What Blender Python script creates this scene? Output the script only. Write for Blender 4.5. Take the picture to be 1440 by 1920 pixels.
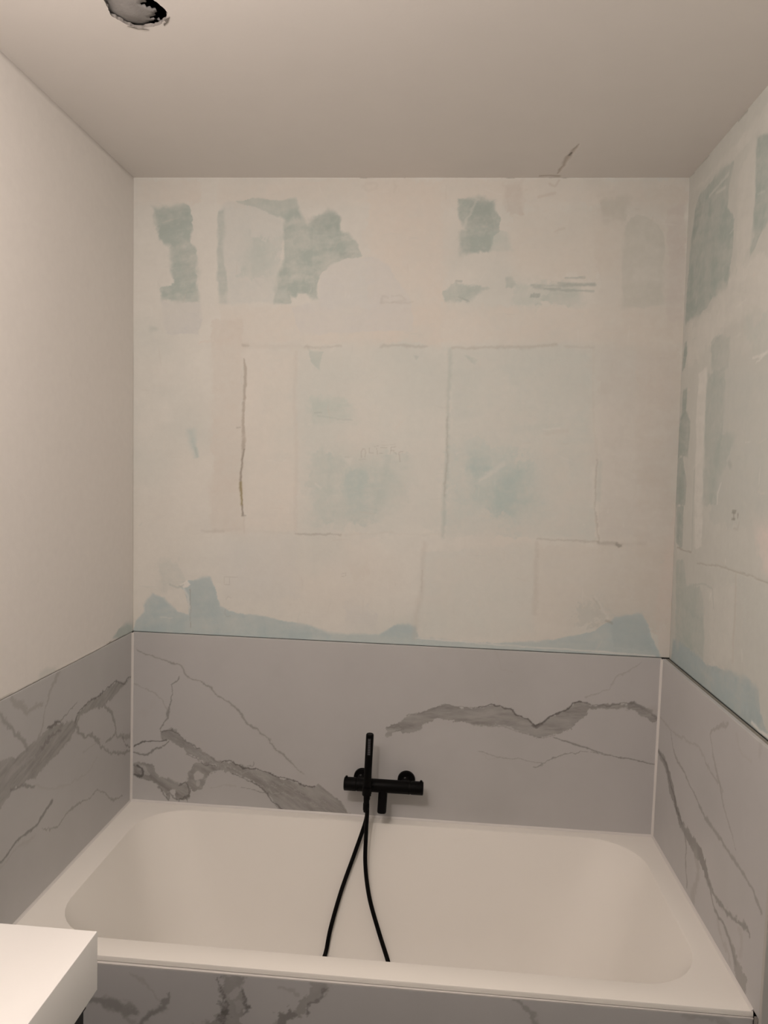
import bpy, bmesh, math, random
import numpy as np
from mathutils import Vector, Matrix

for o in list(bpy.data.objects):
    bpy.data.objects.remove(o, do_unlink=True)
SC = bpy.context.scene
COL = SC.collection
random.seed(4)
RNG = np.random.default_rng(7)

# ------------------------------------------------------------------ camera
ZR = 0.56                                    # height of the bath rim above the floor
CAM = np.array([1.0532, -2.4215, 1.1994 + ZR])
YAW, PITCH, ROLL, FPX = -0.0775, -0.0605, 0.0313, 1354.9
fw = np.array([math.sin(YAW) * math.cos(PITCH), math.cos(YAW) * math.cos(PITCH), math.sin(PITCH)])
rg = np.array([math.cos(YAW), -math.sin(YAW), 0.0])
up = np.cross(rg, fw)
rg, up = math.cos(ROLL) * rg + math.sin(ROLL) * up, -math.sin(ROLL) * rg + math.cos(ROLL) * up
cd = bpy.data.cameras.new('camera')
cam = bpy.data.objects.new('camera', cd)
COL.objects.link(cam)
cd.sensor_fit = 'VERTICAL'
cd.sensor_height = 36.0
cd.lens = FPX / 1920.0 * 36.0
cd.clip_start = 0.02
m = Matrix.Identity(4)
for i in range(3):
    m[i][0], m[i][1], m[i][2], m[i][3] = rg[i], up[i], -fw[i], CAM[i]
cam.matrix_world = m
SC.camera = cam

# ------------------------------------------------------------------ light and exposure
W = bpy.data.worlds.new('world')
SC.world = W
W.use_nodes = True
W.node_tree.nodes['Background'].inputs[0].default_value = (1.0, 0.86, 0.76, 1)
W.node_tree.nodes['Background'].inputs[1].default_value = 0.02


def lamp(name, loc, energy, radius, color=(1.0, 0.883, 0.818)):
    l = bpy.data.lights.new(name, 'POINT')
    l.energy = energy
    l.color = color
    l.shadow_soft_size = radius
    o = bpy.data.objects.new(name, l)
    o.location = loc
    COL.objects.link(o)
    return o


lamp('pendant_lamp', (0.34, -1.80, 1.74 + ZR), 9.6, 0.03)
lamp('pendant_lamp', (0.62, -1.96, 1.90 + ZR), 32.0, 0.008)
SC.view_settings.view_transform = 'Standard'
SC.view_settings.look = 'None'
SC.view_settings.gamma = 1.0
SC.view_settings.use_curve_mapping = False
SC.view_settings.exposure = 0.0

# ------------------------------------------------------------------ helpers
HC, HT = 2.149 + ZR, 0.6026 + ZR             # ceiling height, top of the slabs
WID, DEP = 1.80, 0.795                       # bath length and depth
YB = -4.2                                    # far end of the room behind the camera


def ray(uv):
    uv = np.asarray(uv, float).reshape(-1, 2)
    a = (uv[:, :1] - 720) / FPX
    b = -(uv[:, 1:] - 960) / FPX
    return a * rg + b * up + fw


def on_plane(uv, p0, n):
    d = ray(uv)
    s = ((np.asarray(p0) - CAM) @ n) / (d @ n)
    return CAM + s[:, None] * d


def tag(o, label=None, cat=None, group=None, kind=None):
    if label: o['label'] = label
    if cat: o['category'] = cat
    if group: o['group'] = group
    if kind: o['kind'] = kind
    return o


def empty(name, loc=(0, 0, 0)):
    o = bpy.data.objects.new(name, None)
    o.empty_display_size = 0.05
    o.location = loc
    COL.objects.link(o)
    return o


def link(name, me, mat, parent=None, smooth=False):
    if mat: me.materials.append(mat)
    if smooth:
        me.polygons.foreach_set('use_smooth', np.ones(len(me.polygons), bool))
    o = bpy.data.objects.new(name, me)
    COL.objects.link(o)
    if parent is not None:
        o.parent = parent
        if parent.type == 'EMPTY':
            o.matrix_parent_inverse = Matrix.Translation(-Vector(parent.location))
    return o


def from_bm(name, bm, mat, parent=None, smooth=False):
    bmesh.ops.recalc_face_normals(bm, faces=bm.faces)
    me = bpy.data.meshes.new(name)
    bm.to_mesh(me)
    bm.free()
    return link(name, me, mat, parent, smooth)


def box_bm(lo, hi, bevel=0.0, seg=2, bm=None):
    b = bmesh.new()
    r = bmesh.ops.create_cube(b, size=1)
    for v in b.verts:
        v.co = Vector([(lo[i] + hi[i]) / 2 + v.co[i] * (hi[i] - lo[i]) for i in range(3)])
    if bevel > 0:
        bmesh.ops.bevel(b, geom=b.edges[:], offset=bevel, segments=seg, profile=0.5, affect='EDGES')
    if bm is not None:
        me = bpy.data.meshes.new('tmp')
        b.to_mesh(me); b.free()
        bm.from_mesh(me)
        bpy.data.meshes.remove(me)
        return bm
    return b


def lathe_bm(a, b, prof, n=40, bm=None):
    """surface of revolution about the axis a->b; prof = [(t 0..1 along, radius)]"""
    bm = bm or bmesh.new()
    a, b = Vector(a), Vector(b)
    ax = b - a
    z = ax.normalized()
    x = z.orthogonal().normalized()
    y = z.cross(x)
    rings = []
    for t, r in prof:
        c = a + ax * t
        rings.append([bm.verts.new(c + (x * math.cos(k * 2 * math.pi / n) + y * math.sin(k * 2 * math.pi / n)) * max(r, 1e-5)) for k in range(n)])
    for i in range(len(rings) - 1):
        for k in range(n):
            bm.faces.new((rings[i][k], rings[i][(k + 1) % n], rings[i + 1][(k + 1) % n], rings[i + 1][k]))
    bm.faces.new(rings[0][::-1])
    bm.faces.new(rings[-1])
    return bm


def capped(L, r, bev=0.0015):
    t = bev / L
    return [(0, r - bev), (t * .3, r - bev * .3), (t, r), (1 - t, r), (1 - t * .3, r - bev * .3), (1, r - bev)]


def smooth_path(pts, n=12):
    P = [Vector(p) for p in pts]
    P = [P[0] * 2 - P[1]] + P + [P[-1] * 2 - P[-2]]
    out = []
    for i in range(1, len(P) - 2):
        for k in range(n):
            t = k / n
            a, b, c, d = P[i - 1], P[i], P[i + 1], P[i + 2]
            out.append(0.5 * ((2 * b) + (c - a) * t + (2 * a - 5 * b + 4 * c - d) * t * t + (3 * b - a - 3 * c + d) * t ** 3))
    out.append(P[-2])
    return out


def tube_bm(path, r, n=12, bm=None):
    bm = bm or bmesh.new()
    path = [Vector(p) for p in path]
    rings = []
    prev = None
    for i, p in enumerate(path):
        d = (path[min(i + 1, len(path) - 1)] - path[max(i - 1, 0)]).normalized()
        x = d.orthogonal().normalized() if prev is None else (prev - d * prev.dot(d)).normalized()
        prev = x
        y = d.cross(x)
        rings.append([bm.verts.new(p + (x * math.cos(k * 2 * math.pi / n) + y * math.sin(k * 2 * math.pi / n)) * r) for k in range(n)])
    for i in range(len(rings) - 1):
        for k in range(n):
            bm.faces.new((rings[i][k], rings[i][(k + 1) % n], rings[i + 1][(k + 1) % n], rings[i + 1][k]))
    bm.faces.new(rings[0][::-1])
    bm.faces.new(rings[-1])
    return bm


# ------------------------------------------------------------------ noise and painting on surface grids
def vnoise(U, V, scale, seed):
    r = np.random.default_rng(seed)
    T = r.random((64, 64))
    x, y = U / scale, V / scale
    xi, yi = np.floor(x).astype(int), np.floor(y).astype(int)
    fx, fy = x - xi, y - yi
    fx = fx * fx * (3 - 2 * fx); fy = fy * fy * (3 - 2 * fy)
    a = T[xi % 64, yi % 64]; b = T[(xi + 1) % 64, yi % 64]
    c = T[xi % 64, (yi + 1) % 64]; d = T[(xi + 1) % 64, (yi + 1) % 64]
    return (a * (1 - fx) + b * fx) * (1 - fy) + (c * (1 - fx) + d * fx) * fy


def fbm(U, V, scale, seed, oct=4, gain=0.5):
    s = 0; w = 1; tot = 0
    for k in range(oct):
        s = s + w * vnoise(U + 3.1 * k, V + 1.7 * k, scale / 2 ** k, seed + k)
        tot += w; w *= gain
    return s / tot * 2 - 1            # about -1..1


def sstep(a, b, x):
    t = np.clip((x - a) / (b - a), 0, 1)
    return t * t * (3 - 2 * t)


class Surf:
    """a wall or slab face as a fine grid in its own (u, v) metres with painted stains, veins and relief"""

    def __init__(s, us, vs, pos, nrm, base, seed=0, plane=None, uvof=None):
        s.us, s.vs = np.asarray(us), np.asarray(vs)
        s.U, s.V = np.meshgrid(s.us, s.vs)
        s.pos, s.nrm = pos, np.asarray(nrm, float)
        s.C = np.ones(s.U.shape + (3,)) * np.asarray(base)
        s.H = np.zeros(s.U.shape)
        s.seed = seed
        s.plane, s.uvof = plane, uvof
        s.n1 = fbm(s.U, s.V, 0.05, seed + 11, 5, .6)
        s.n2 = fbm(s.U, s.V, 0.016, seed + 31, 4, .6)
        s.n3 = fbm(s.U, s.V, 0.25, seed + 51, 5, .55)
        wu, wv = s.U + .03 * s.n3 + .25 * s.V * .1, s.V + .04 * s.n3 + .01 * s.n1 - .12 * s.U
        s.sh = fbm(wu / 5, wv, 0.03, seed + 71, 5, .65)       # trowel strokes lying / standing
        s.sv = fbm(wu + .03 * s.n1, wv / 4, 0.04, seed + 91, 5, .65)
        s.fv = np.clip(.55 + 1.5 * fbm(s.U, s.V, .06, seed + 131, 3, .5), .12, 1.6)
        s.tex = 0.0
        s.jag = 1.0
        s.warp = 0.0; s.lw = 1.0; s.la = 1.0
        s.wx = fbm(s.U, s.V, .07, seed + 211, 4, .6)
        s.wy = fbm(s.U + 4, s.V - 3, .07, seed + 231, 4, .6)
        s.n4 = fbm(s.U, s.V, 0.009, seed + 171, 3, .7)
        s.n5 = fbm(s.U + 5, s.V + 9, 0.009, seed + 191, 3, .7)
        s.dash = fbm(s.U, s.V, 0.03, seed + 151, 4, .6)

    def px(s, pts):
        return s.uvof(on_plane(pts, s.plane[0], s.plane[1]))

    def win(s, P, pad):
        i0, i1 = np.searchsorted(s.us, [P[:, 0].min() - pad, P[:, 0].max() + pad])
        j0, j1 = np.searchsorted(s.vs, [P[:, 1].min() - pad, P[:, 1].max() + pad])
        return (slice(j0, j1), slice(i0, i1))

    def blend(s, w, mask, col):
        if col is None: return
        s.C[w] = s.C[w] * (1 - mask[..., None]) + np.asarray(col) * mask[..., None]

    def poly(s, pts, col, a=1.0, feather=0.004, rough=0.006, h=0.0, mottle=0.0, world=False, streak=None, mult=False):
        P = np.asarray(pts, float) if world else s.px(pts)
        w = s.win(P, feather * 2 + rough * 2 + .01)
        U, V = s.U[w], s.V[w]
        if U.size == 0: return
        if s.warp:
            U = U + s.wx[w] * s.warp; V = V + s.wy[w] * s.warp
        d = np.full(U.shape, 9.0); ins = np.zeros(U.shape, bool)
        for k in range(len(P)):
            (ax, ay), (bx, by) = P[k], P[(k + 1) % len(P)]
            ex, ey = bx - ax, by - ay
            L = ex * ex + ey * ey + 1e-12
            t = np.clip(((U - ax) * ex + (V - ay) * ey) / L, 0, 1)
            d = np.minimum(d, np.hypot(U - ax - t * ex, V - ay - t * ey))
            if abs(ey) > 1e-12:
                ins ^= ((ay > V) != (by > V)) & (U < ex * (V - ay) / ey + ax)
        sd = np.where(ins, -d, d) + (s.n1[w] * .7 + s.n2[w] * .5 + s.n4[w] * .5 * (s.jag - 1)) * rough * s.jag
        fe = feather * s.fv[w] * 1.5
        mk = a * sstep(fe, -fe, sd)
        if s.tex:
            mk = mk * np.clip(1 + s.tex * (s.sh[w] * .9 + s.sv[w] * .7 + s.n2[w] * .4 - .1), 0, 1.25)
        if mottle:
            mk = mk * np.clip(1 - mottle + mottle * 2 * (.5 + s.n1[w] * .6 + s.n3[w] * .5), 0, 1.15)
        if streak:
            ang, sc, amt = streak
            ca, sa = math.cos(ang), math.sin(ang)
            q = fbm((U * ca + V * sa) / 7, (-U * sa + V * ca), sc, s.seed + 77, 4, .6)
            mk = mk * np.clip(1 - amt * .5 + amt * q * 1.2, 0, 1.1)
            q2 = fbm((U * ca + V * sa) / 5, (-U * sa + V * ca), sc * .5, s.seed + 177, 4, .65)
            mk = np.clip(mk, 0, 1)
            col = np.asarray(col) * (1 + .38 * q2[..., None])
        mk = np.clip(mk, 0, 1)
        s.blend(w, mk, col)
        if h: s.H[w] += h * sstep(feather, -feather, sd)
        return w, sd

    def line(s, pts, width, col, a=1.0, soft=0.6, rough=0.003, h=0.0, broken=0.0, world=False, taper=False):
        """width in metres, a number or one per point"""
        P = np.asarray(pts, float) if world else s.px(pts)
        wd = np.broadcast_to(np.asarray(width, float), (len(P),)).copy()
        wd *= s.lw; a = a * s.la
        if s.lw > 2: soft = max(soft, .9)
        if taper: wd[0] *= .25; wd[-1] *= .25
        w = s.win(P, wd.max() * 2 + rough * 2 + .006)
        U, V = s.U[w], s.V[w]
        if U.size == 0: return
        j = rough * s.jag
        Uw = U + (s.n1[w] * .6 + s.n2[w] * .6) * j + s.n4[w] * j * (s.jag - 1) * .2
        Vw = V + (np.roll(s.n1, 37, 0)[w] * .6 + np.roll(s.n2, 53, 1)[w] * .6) * j + s.n5[w] * j * (s.jag - 1) * .2
        best = np.full(U.shape, 9.0)
        for k in range(len(P) - 1):
            (ax, ay), (bx, by) = P[k], P[k + 1]
            ex, ey = bx - ax, by - ay
            L = ex * ex + ey * ey + 1e-12
            t = np.clip(((Uw - ax) * ex + (Vw - ay) * ey) / L, 0, 1)
            d = np.hypot(Uw - ax - t * ex, Vw - ay - t * ey)
            hw = (wd[k] * (1 - t) + wd[k + 1] * t) / 2 * (1 + .55 * s.dash[w])
            best = np.minimum(best, d / np.maximum(hw, 2e-4))
        mk = sstep(1 + soft, 1 - soft, best)
        if broken:
            mk = mk * np.clip(.5 + (1 - broken) + s.n1[w] * 2.2 * broken, 0, 1)
        s.blend(w, np.clip(mk * a, 0, 1), col)
        if h: s.H[w] += h * mk

    def build(s, name, mat, thick, parent=None, skirt=True):
        U, V = s.U, s.V
        P = s.pos(U, V) + s.H[..., None] * s.nrm
        nv, nu = U.shape
        front = P.reshape(-1, 3)
        idx = np.arange(nv * nu).reshape(nv, nu)
        q = np.stack([idx[:-1, :-1], idx[:-1, 1:], idx[1:, 1:], idx[1:, :-1]], -1).reshape(-1, 4)
        a = front[q[0]]
        if np.dot(np.cross(a[1] - a[0], a[2] - a[1]), s.nrm) < 0: q = q[:, ::-1]; flip = True
        else: flip = False
        bl = np.concatenate([idx[0, :-1], idx[:-1, -1], idx[-1, :0:-1], idx[:0:-1, 0]])
        back = front[bl] - thick * s.nrm
        n0 = len(front)
        bi = n0 + np.arange(len(bl))
        sk = np.stack([np.roll(bl, -1), bl, bi, np.roll(bi, -1)], -1)
        c = [0, nu - 1, nu - 1 + nv - 1, 2 * (nu - 1) + nv - 1]
        bk = np.array([[bi[c[3]], bi[c[2]], bi[c[1]], bi[c[0]]]])
        if flip: sk = sk[:, ::-1]; bk = bk[:, ::-1]
        F = np.concatenate([q, sk, bk]) if skirt else q
        VV = np.concatenate([front, back]) if skirt else front
        me = bpy.data.meshes.new(name)
        me.vertices.add(len(VV)); me.vertices.foreach_set('co', VV.astype(np.float32).ravel())
        me.loops.add(F.size); me.loops.foreach_set('vertex_index', F.astype(np.int32).ravel())
        me.polygons.add(len(F)); me.polygons.foreach_set('loop_start', (np.arange(len(F)) * 4).astype(np.int32))
        me.update(calc_edges=True)
        sm = np.zeros(len(F), bool); sm[:len(q)] = True
        me.polygons.foreach_set('use_smooth', sm)
        ca = me.color_attributes.new('Pigment', 'FLOAT_COLOR', 'POINT')
        cc = np.concatenate([s.C.reshape(-1, 3), s.C.reshape(-1, 3)[bl]]) if skirt else s.C.reshape(-1, 3)
        ca.data.foreach_set('color', np.concatenate([np.clip(cc, 0, 1), np.ones((len(cc), 1))], 1).astype(np.float32).ravel())
        # hard border between face and skirt
        se = me.attributes.new('sharp_face', 'BOOLEAN', 'FACE') if 'sharp_face' not in me.attributes else me.attributes['sharp_face']
        se.data.foreach_set('value', ~sm)
        me.validate()
        return link(name, me, mat, parent)


def axis(*segs):
    """segs: (start, end, step) joined"""
    out = []
    for a, b, st in segs:
        n = max(1, int(round(abs(b - a) / st)))
        out.extend(list(np.linspace(a, b, n + 1))[:-1])
    out.append(segs[-1][1])
    return np.array(out)


# ------------------------------------------------------------------ materials
def nodes(name):
    mt = bpy.data.materials.new(name)
    mt.use_nodes = True
    nt = mt.node_tree
    return mt, nt, nt.nodes['Principled BSDF']


def mat_plain(name, col, rough=.5, spec=.5, metal=0.0, var=0.0, scale=20, bump=0.0, bscale=200, coat=0.0):
    mt, nt, b = nodes(name)
    b.inputs['Base Color'].default_value = (*col, 1)
    b.inputs['Roughness'].default_value = rough
    b.inputs['Specular IOR Level'].default_value = spec
    b.inputs['Metallic'].default_value = metal
    b.inputs['Coat Weight'].default_value = coat
    tc = nt.nodes.new('ShaderNodeTexCoord')
    if var:
        n = nt.nodes.new('ShaderNodeTexNoise'); n.inputs['Scale'].default_value = scale; n.inputs['Detail'].default_value = 5
        nt.links.new(tc.outputs['Object'], n.inputs['Vector'])
        mr = nt.nodes.new('ShaderNodeMapRange'); mr.inputs[3].default_value = 1 - var; mr.inputs[4].default_value = 1 + var
        nt.links.new(n.outputs['Fac'], mr.inputs[0])
        mx = nt.nodes.new('ShaderNodeVectorMath'); mx.operation = 'SCALE'
        mx.inputs[0].default_value = col
        nt.links.new(mr.outputs[0], mx.inputs['Scale'])
        nt.links.new(mx.outputs[0], b.inputs['Base Color'])
    if bump:
        n = nt.nodes.new('ShaderNodeTexNoise'); n.inputs['Scale'].default_value = bscale; n.inputs['Detail'].default_value = 4
        nt.links.new(tc.outputs['Object'], n.inputs['Vector'])
        bp = nt.nodes.new('ShaderNodeBump'); bp.inputs['Strength'].default_value = bump; bp.inputs['Distance'].default_value = .002
        nt.links.new(n.outputs['Fac'], bp.inputs['Height'])
        nt.links.new(bp.outputs[0], b.inputs['Normal'])
    return mt


def mat_painted(name, rough, spec, grain=.03, gscale=60, bump=.1, bscale=140, coat=0.0):
    """colour from the 'Pigment' point attribute of the mesh, broken up by noise"""
    mt, nt, b = nodes(name)
    at = nt.nodes.new('ShaderNodeAttribute'); at.attribute_name = 'Pigment'
    tc = nt.nodes.new('ShaderNodeTexCoord')
    n = nt.nodes.new('ShaderNodeTexNoise'); n.inputs['Scale'].default_value = gscale; n.inputs['Detail'].default_value = 6
    nt.links.new(tc.outputs['Object'], n.inputs['Vector'])
    mr = nt.nodes.new('ShaderNodeMapRange'); mr.inputs[3].default_value = 1 - grain; mr.inputs[4].default_value = 1 + grain
    nt.links.new(n.outputs['Fac'], mr.inputs[0])
    mx = nt.nodes.new('ShaderNodeVectorMath'); mx.operation = 'SCALE'
    nt.links.new(at.outputs['Color'], mx.inputs[0]); nt.links.new(mr.outputs[0], mx.inputs['Scale'])
    nt.links.new(mx.outputs[0], b.inputs['Base Color'])
    b.inputs['Roughness'].default_value = rough
    b.inputs['Specular IOR Level'].default_value = spec
    b.inputs['Coat Weight'].default_value = coat
    if bump:
        n2 = nt.nodes.new('ShaderNodeTexNoise'); n2.inputs['Scale'].default_value = bscale; n2.inputs['Detail'].default_value = 5
        nt.links.new(tc.outputs['Object'], n2.inputs['Vector'])
        bp = nt.nodes.new('ShaderNodeBump'); bp.inputs['Strength'].default_value = bump; bp.inputs['Distance'].default_value = .0015
        nt.links.new(n2.outputs['Fac'], bp.inputs['Height']); nt.links.new(bp.outputs[0], b.inputs['Normal'])
    return mt


PLASTER = np.array([.720, .710, .665])
WHITE = np.array([.790, .755, .720])
GREEN = np.array([.462, .525, .492])
PALEG = np.array([.622, .650, .615])
BLUE = np.array([.478, .563, .572])
LAV = np.array([.640, .645, .635])
PEACH = np.array([.715, .665, .605])
TAN = np.array([.610, .575, .520])
DARK = np.array([.270, .245, .210])
PALE = np.array([.790, .770, .730])
MARB = np.array([.515, .508, .504])
VEIN = MARB * np.array([.49, .48, .46])
VEIND = MARB * np.array([.20, .19, .18])

M_PLASTER = mat_painted('skimmed_plaster', .85, .25, .035, 45, .18, 120)
M_MARBLE = mat_painted('marble_look_porcelain', .42, .38, .015, 30, 0, 100)
M_CEIL = mat_painted('ceiling_plaster', .9, .2, .02, 12, .10, 160)
M_ACRYL = mat_plain('cream_acrylic', (.865, .835, .785), .62, .3, 0, .012, 6)
M_SEAL = mat_plain('sealant', (.69, .665, .64), .45, .4, 0, .02, 40)
M_BLACK = mat_plain('matt_black_metal', (.0025, .0023, .0023), .5, .09, 0, .1, 60)
M_RUBBER = mat_plain('black_hose', (.0025, .0023, .0023), .5, .09, 0, .1, 60)
M_NOZZLE = mat_plain('nozzle_rubber', (.03, .03, .032), .6, .3, 0, .1, 60)
M_STEEL = mat_plain('aerator', (.10, .10, .10), .4, .5, .4, .2, 400)
M_TOP = mat_plain('white_solid_surface', (.90, .885, .865), .4, .4, 0, .01, 8)
M_CAB = mat_plain('black_cabinet', (.012, .012, .014), .5, .4, 0, .1, 30)
M_FLOOR = mat_plain('floor_tile', (.10, .095, .09), .5, .4, 0, .12, 7, .05, 60)
M_TRIM = mat_plain('edge_trim', (.50, .48, .45), .5, .4, .0, .03, 30)
M_GYPS = mat_plain('torn_gypsum', (.30, .28, .26), .9, .2, 0, .15, 120, .4, 200)
M_CAVITY = mat_plain('ceiling_void', (.030, .028, .030), .95, .1, 0, .3, 30)
M_INSUL = mat_plain('grey_board', (.30, .288, .278), .9, .2, 0, .12, 60, .3, 150)
M_CHROME = mat_plain('drain_cover', (.5, .49, .47), .3, .5, .8, .02, 30)

# ------------------------------------------------------------------ the setting
# ---- back wall, skim coat over moisture board
YT = -0.003


def back_pos(U, V):
    k = (V - HT) / (HC - HT)
    return np.stack([U, YT * k, V], -1)


def sx(p): return np.asarray(p)[:, [0, 2]]
def sy(p): return np.asarray(p)[:, [1, 2]]


S = Surf(axis((-0.02, 1.83, .0027)), axis((HT + .0014, HC + .004, .0027)), back_pos, (0, -1, 0), PLASTER, 1,
         (np.array([0, 0, HT]), np.array([0, -1, 0.0])), sx)
S.tex = .6; S.warp = .012; S.jag = 1.5; S.lw = 1.4; S.la = .82
S.C *= (1 + .035 * S.n3 + .02 * S.n1 + .022 * S.sh + .018 * S.sv)[..., None]
# warm / cool clouds
cl = fbm(S.U, S.V, .35, 301, 4, .5)[..., None]
cl = np.clip(cl * 1.5, 0, 1)
S.C = S.C * (1 - .4 * cl) + PEACH * .4 * cl
cl = fbm(S.U, S.V, .30, 407, 4, .55)[..., None]
cl = np.clip(cl * 1.5, 0, 1)
S.C = S.C * (1 - .55 * cl) + PALEG * .97 * .55 * cl


def rect(x0, y0, x1, y1): return [(x0, y0), (x1, y0), (x1, y1), (x0, y1)]


F5 = .012
# broad coats, and a tint for the dimmer right end
S.poly(rect(252, 336, 1290, 384), PEACH, .45, .02, .02, mottle=.4)
S.poly(rect(376, 578, 1288, 645), PEACH, .45, .015, .012, mottle=.35)
S.poly(rect(376, 332, 412, 640), PLASTER * 1.02, .8, .01, .008)
S.poly(rect(398, 600, 456, 998), PEACH * .94, .55, .012, .012, mottle=.3)
S.poly(rect(690, 340, 830, 640), PEACH * 1.02, .55, .03, .03, mottle=.3)
S.poly(rect(458, 655, 556, 995), PEACH * 1.05, .35, .02, .01)
S.poly(rect(570, 655, 836, 1000), PALEG, .38, .055, .04, mottle=.7)
S.poly([(846, 655), (1112, 652), (1118, 1012), (832, 1004)], PALEG, .60, .020, .016, mottle=.5)
S.poly(rect(1125, 660, 1262, 1012), LAV * .98, .30, .02, .02, mottle=.4)
S.poly([(792, 1032), (1004, 1020), (1002, 1190), (788, 1196)], PALEG, .34, .012, .01, mottle=.4)
S.poly([(1006, 1022), (1255, 1030), (1240, 1180), (1004, 1165)], TAN * 1.06, .32, .02, .02, mottle=.4)
S.poly(rect(420, 1010, 560, 1120), LAV, .3, .03, .03, mottle=.4)
S.poly([(846, 850), (900, 822), (960, 850), (1005, 860), (1010, 960), (960, 992), (900, 960), (842, 985)], np.array([.52, .61, .59]), .40, .05, .06, mottle=.8)
S.poly(rect(1120, 345, 1290, 1180), TAN * 1.0, .35, .05, .03, mottle=.3)  # tan wash darkens the right end, painting in its weaker light
S.poly(rect(1190, 650, 1275, 1180), PEACH * .88, .35, .03, .02, mottle=.3)
S.poly([(1248, 394), (1284, 372), (1284, 602), (1252, 602)], np.array([.62, .57, .54]), .40, .012, .008, mottle=.3)
S.poly([(1262, 960), (1276, 960), (1262, 1225), (1240, 1235), (1226, 1160)], np.array([.68, .61, .56]), .45, .014, .008)
S.poly(rect(960, 400, 1165, 520), TAN * 1.12, .4, .03, .03, mottle=.4)
S.poly([(1169, 432), (1184, 410), (1210, 404), (1238, 421), (1244, 447), (1247, 575), (1169, 575)], np.array([.56, .57, .52]), .45, .007, .005)
S.poly([(941, 345), (975, 338), (985, 400), (950, 405)], np.array([.57, .51, .46]), .4, .012, .012)
S.poly([(1120, 375), (1175, 372), (1172, 418), (1140, 415)], np.array([.50, .50, .45]), .35, .012, .012)
# grey-green board showing through
S.poly([(286, 388), (354, 386), (360, 417), (357, 455), (366, 470), (368, 530), (376, 569), (303, 560), (301, 536), (326, 530), (321, 478), (319, 463), (297, 451), (292, 414)], GREEN, .88, .008, .008, mottle=.45)
S.poly([(292, 392), (350, 392), (352, 420), (296, 446)], GREEN * .93, .4, .01, .01)
S.poly([(340, 470), (364, 475), (362, 525), (345, 525)], GREEN * .9, .4, .012, .01)
S.poly([(303, 562), (376, 570), (376, 629), (311, 629)], LAV * .96, .5, .008, .006, mottle=.3)
S.poly([(412, 395), (432, 378), (470, 382), (530, 416), (537, 436), (522, 493), (515, 569), (412, 573)], np.array([.63, .65, .625]), .55, .006, .005, mottle=.3)
S.poly([(470, 440), (528, 450), (516, 520), (450, 520)], GREEN * 1.1, .45, .03, .03, mottle=.5)
S.poly([(411, 400), (424, 392), (421, 480), (427, 520), (425, 572), (412, 572), (410, 480)], GREEN, .6, .006, .004)
S.poly([(444, 376), (477, 372), (552, 374), (562, 391), (541, 417), (474, 387)], GREEN, .7, .003, .003, mottle=.3)
S.poly([(541, 391), (560, 391), (575, 421), (590, 410), (616, 395), (637, 401), (642, 429), (657, 436), (669, 459), (680, 481), (650, 485), (624, 496), (601, 522), (594, 545), (596, 562), (586, 566), (576, 552), (560, 552), (556, 560), (545, 556), (545, 570), (513, 572), (517, 545), (526, 500), (537, 444), (530, 417)], GREEN, .88, .006, .005, mottle=.35)
S.poly([(578, 412), (616, 394), (640, 402), (640, 432), (596, 436)], GREEN * .9, .5, .008, .008)
S.poly([(520, 545), (541, 540), (540, 562), (518, 566)], PALEG, .5, .006, .004)
S.poly([(636, 472), (668, 474), (655, 484), (640, 484)], GREEN * .9, .5, .004, .003)
S.poly([(601, 522), (624, 497), (650, 486), (699, 481), (729, 500), (755, 530), (770, 567), (776, 620), (567, 628), (549, 579), (596, 566)], LAV * 1.03, .5, .006, .004, mottle=.3)
S.poly([(830, 440), (840, 360), (690, 350), (700, 470), (760, 520), (830, 560)], PEACH * 1.02, .35, .02, .02, mottle=.4)
S.poly([(861, 376), (925, 376), (940, 408), (936, 432), (914, 474), (865, 474), (859, 440), (872, 432), (861, 408)], GREEN * .97, .88, .006, .008, mottle=.4)
S.poly([(880, 384), (922, 380), (926, 416), (886, 424)], GREEN * .86, .5, .008, .01)
S.poly([(921, 432), (952, 436), (959, 468), (918, 470)], GREEN * 1.1, .42, .008, .01, mottle=.4)
S.line([(866, 430), (884, 396), (893, 376)], .006, PLASTER, .45, rough=.01)
S.poly([(832, 546), (857, 530), (917, 539), (890, 554), (878, 565), (838, 562)], GREEN * 1.02, .68, .008, .01, mottle=.4)
S.poly([(944, 522), (955, 520), (966, 534), (958, 544), (946, 543)], GREEN, .65, .004, .005)
S.poly([(962, 530), (1012, 528), (1097, 534), (1090, 571), (962, 571)], GREEN * 1.12, .42, .015, .02, mottle=.6)
S.poly([(1040, 538), (1090, 540), (1070, 570), (1010, 572)], GREEN * 1.05, .4, .015, .02, mottle=.4)
for (x0, y0, x1, y1) in [(996, 536, 1116, 535), (1020, 542, 1112, 546), (1000, 540, 1050, 541), (1060, 522, 1095, 521), (1046, 532, 1114, 533)]:
    S.line([(x0, y0), ((x0 + x1) / 2, (y0 + y1) / 2 + 1), (x1, y1)], .005, GREEN * .85, .6, broken=.5)
S.poly(rect(997, 549, 1013, 557), GREEN * .86, .6, .006, .006)
S.line([(854, 527), (866, 528)], .004, GREEN * .8, .6)
S.line([(858, 557), (880, 566)], .003, GREEN * .8, .6)
S.line([(1040, 435), (1058, 428)], .004, TAN, .6)
S.line([(1010, 370), (1040, 362)], .006, np.array([.56, .49, .43]), .4)
S.line([(1030, 345), (1040, 350), (1048, 338)], .006, np.array([.5, .43, .38]), .35)
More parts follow.
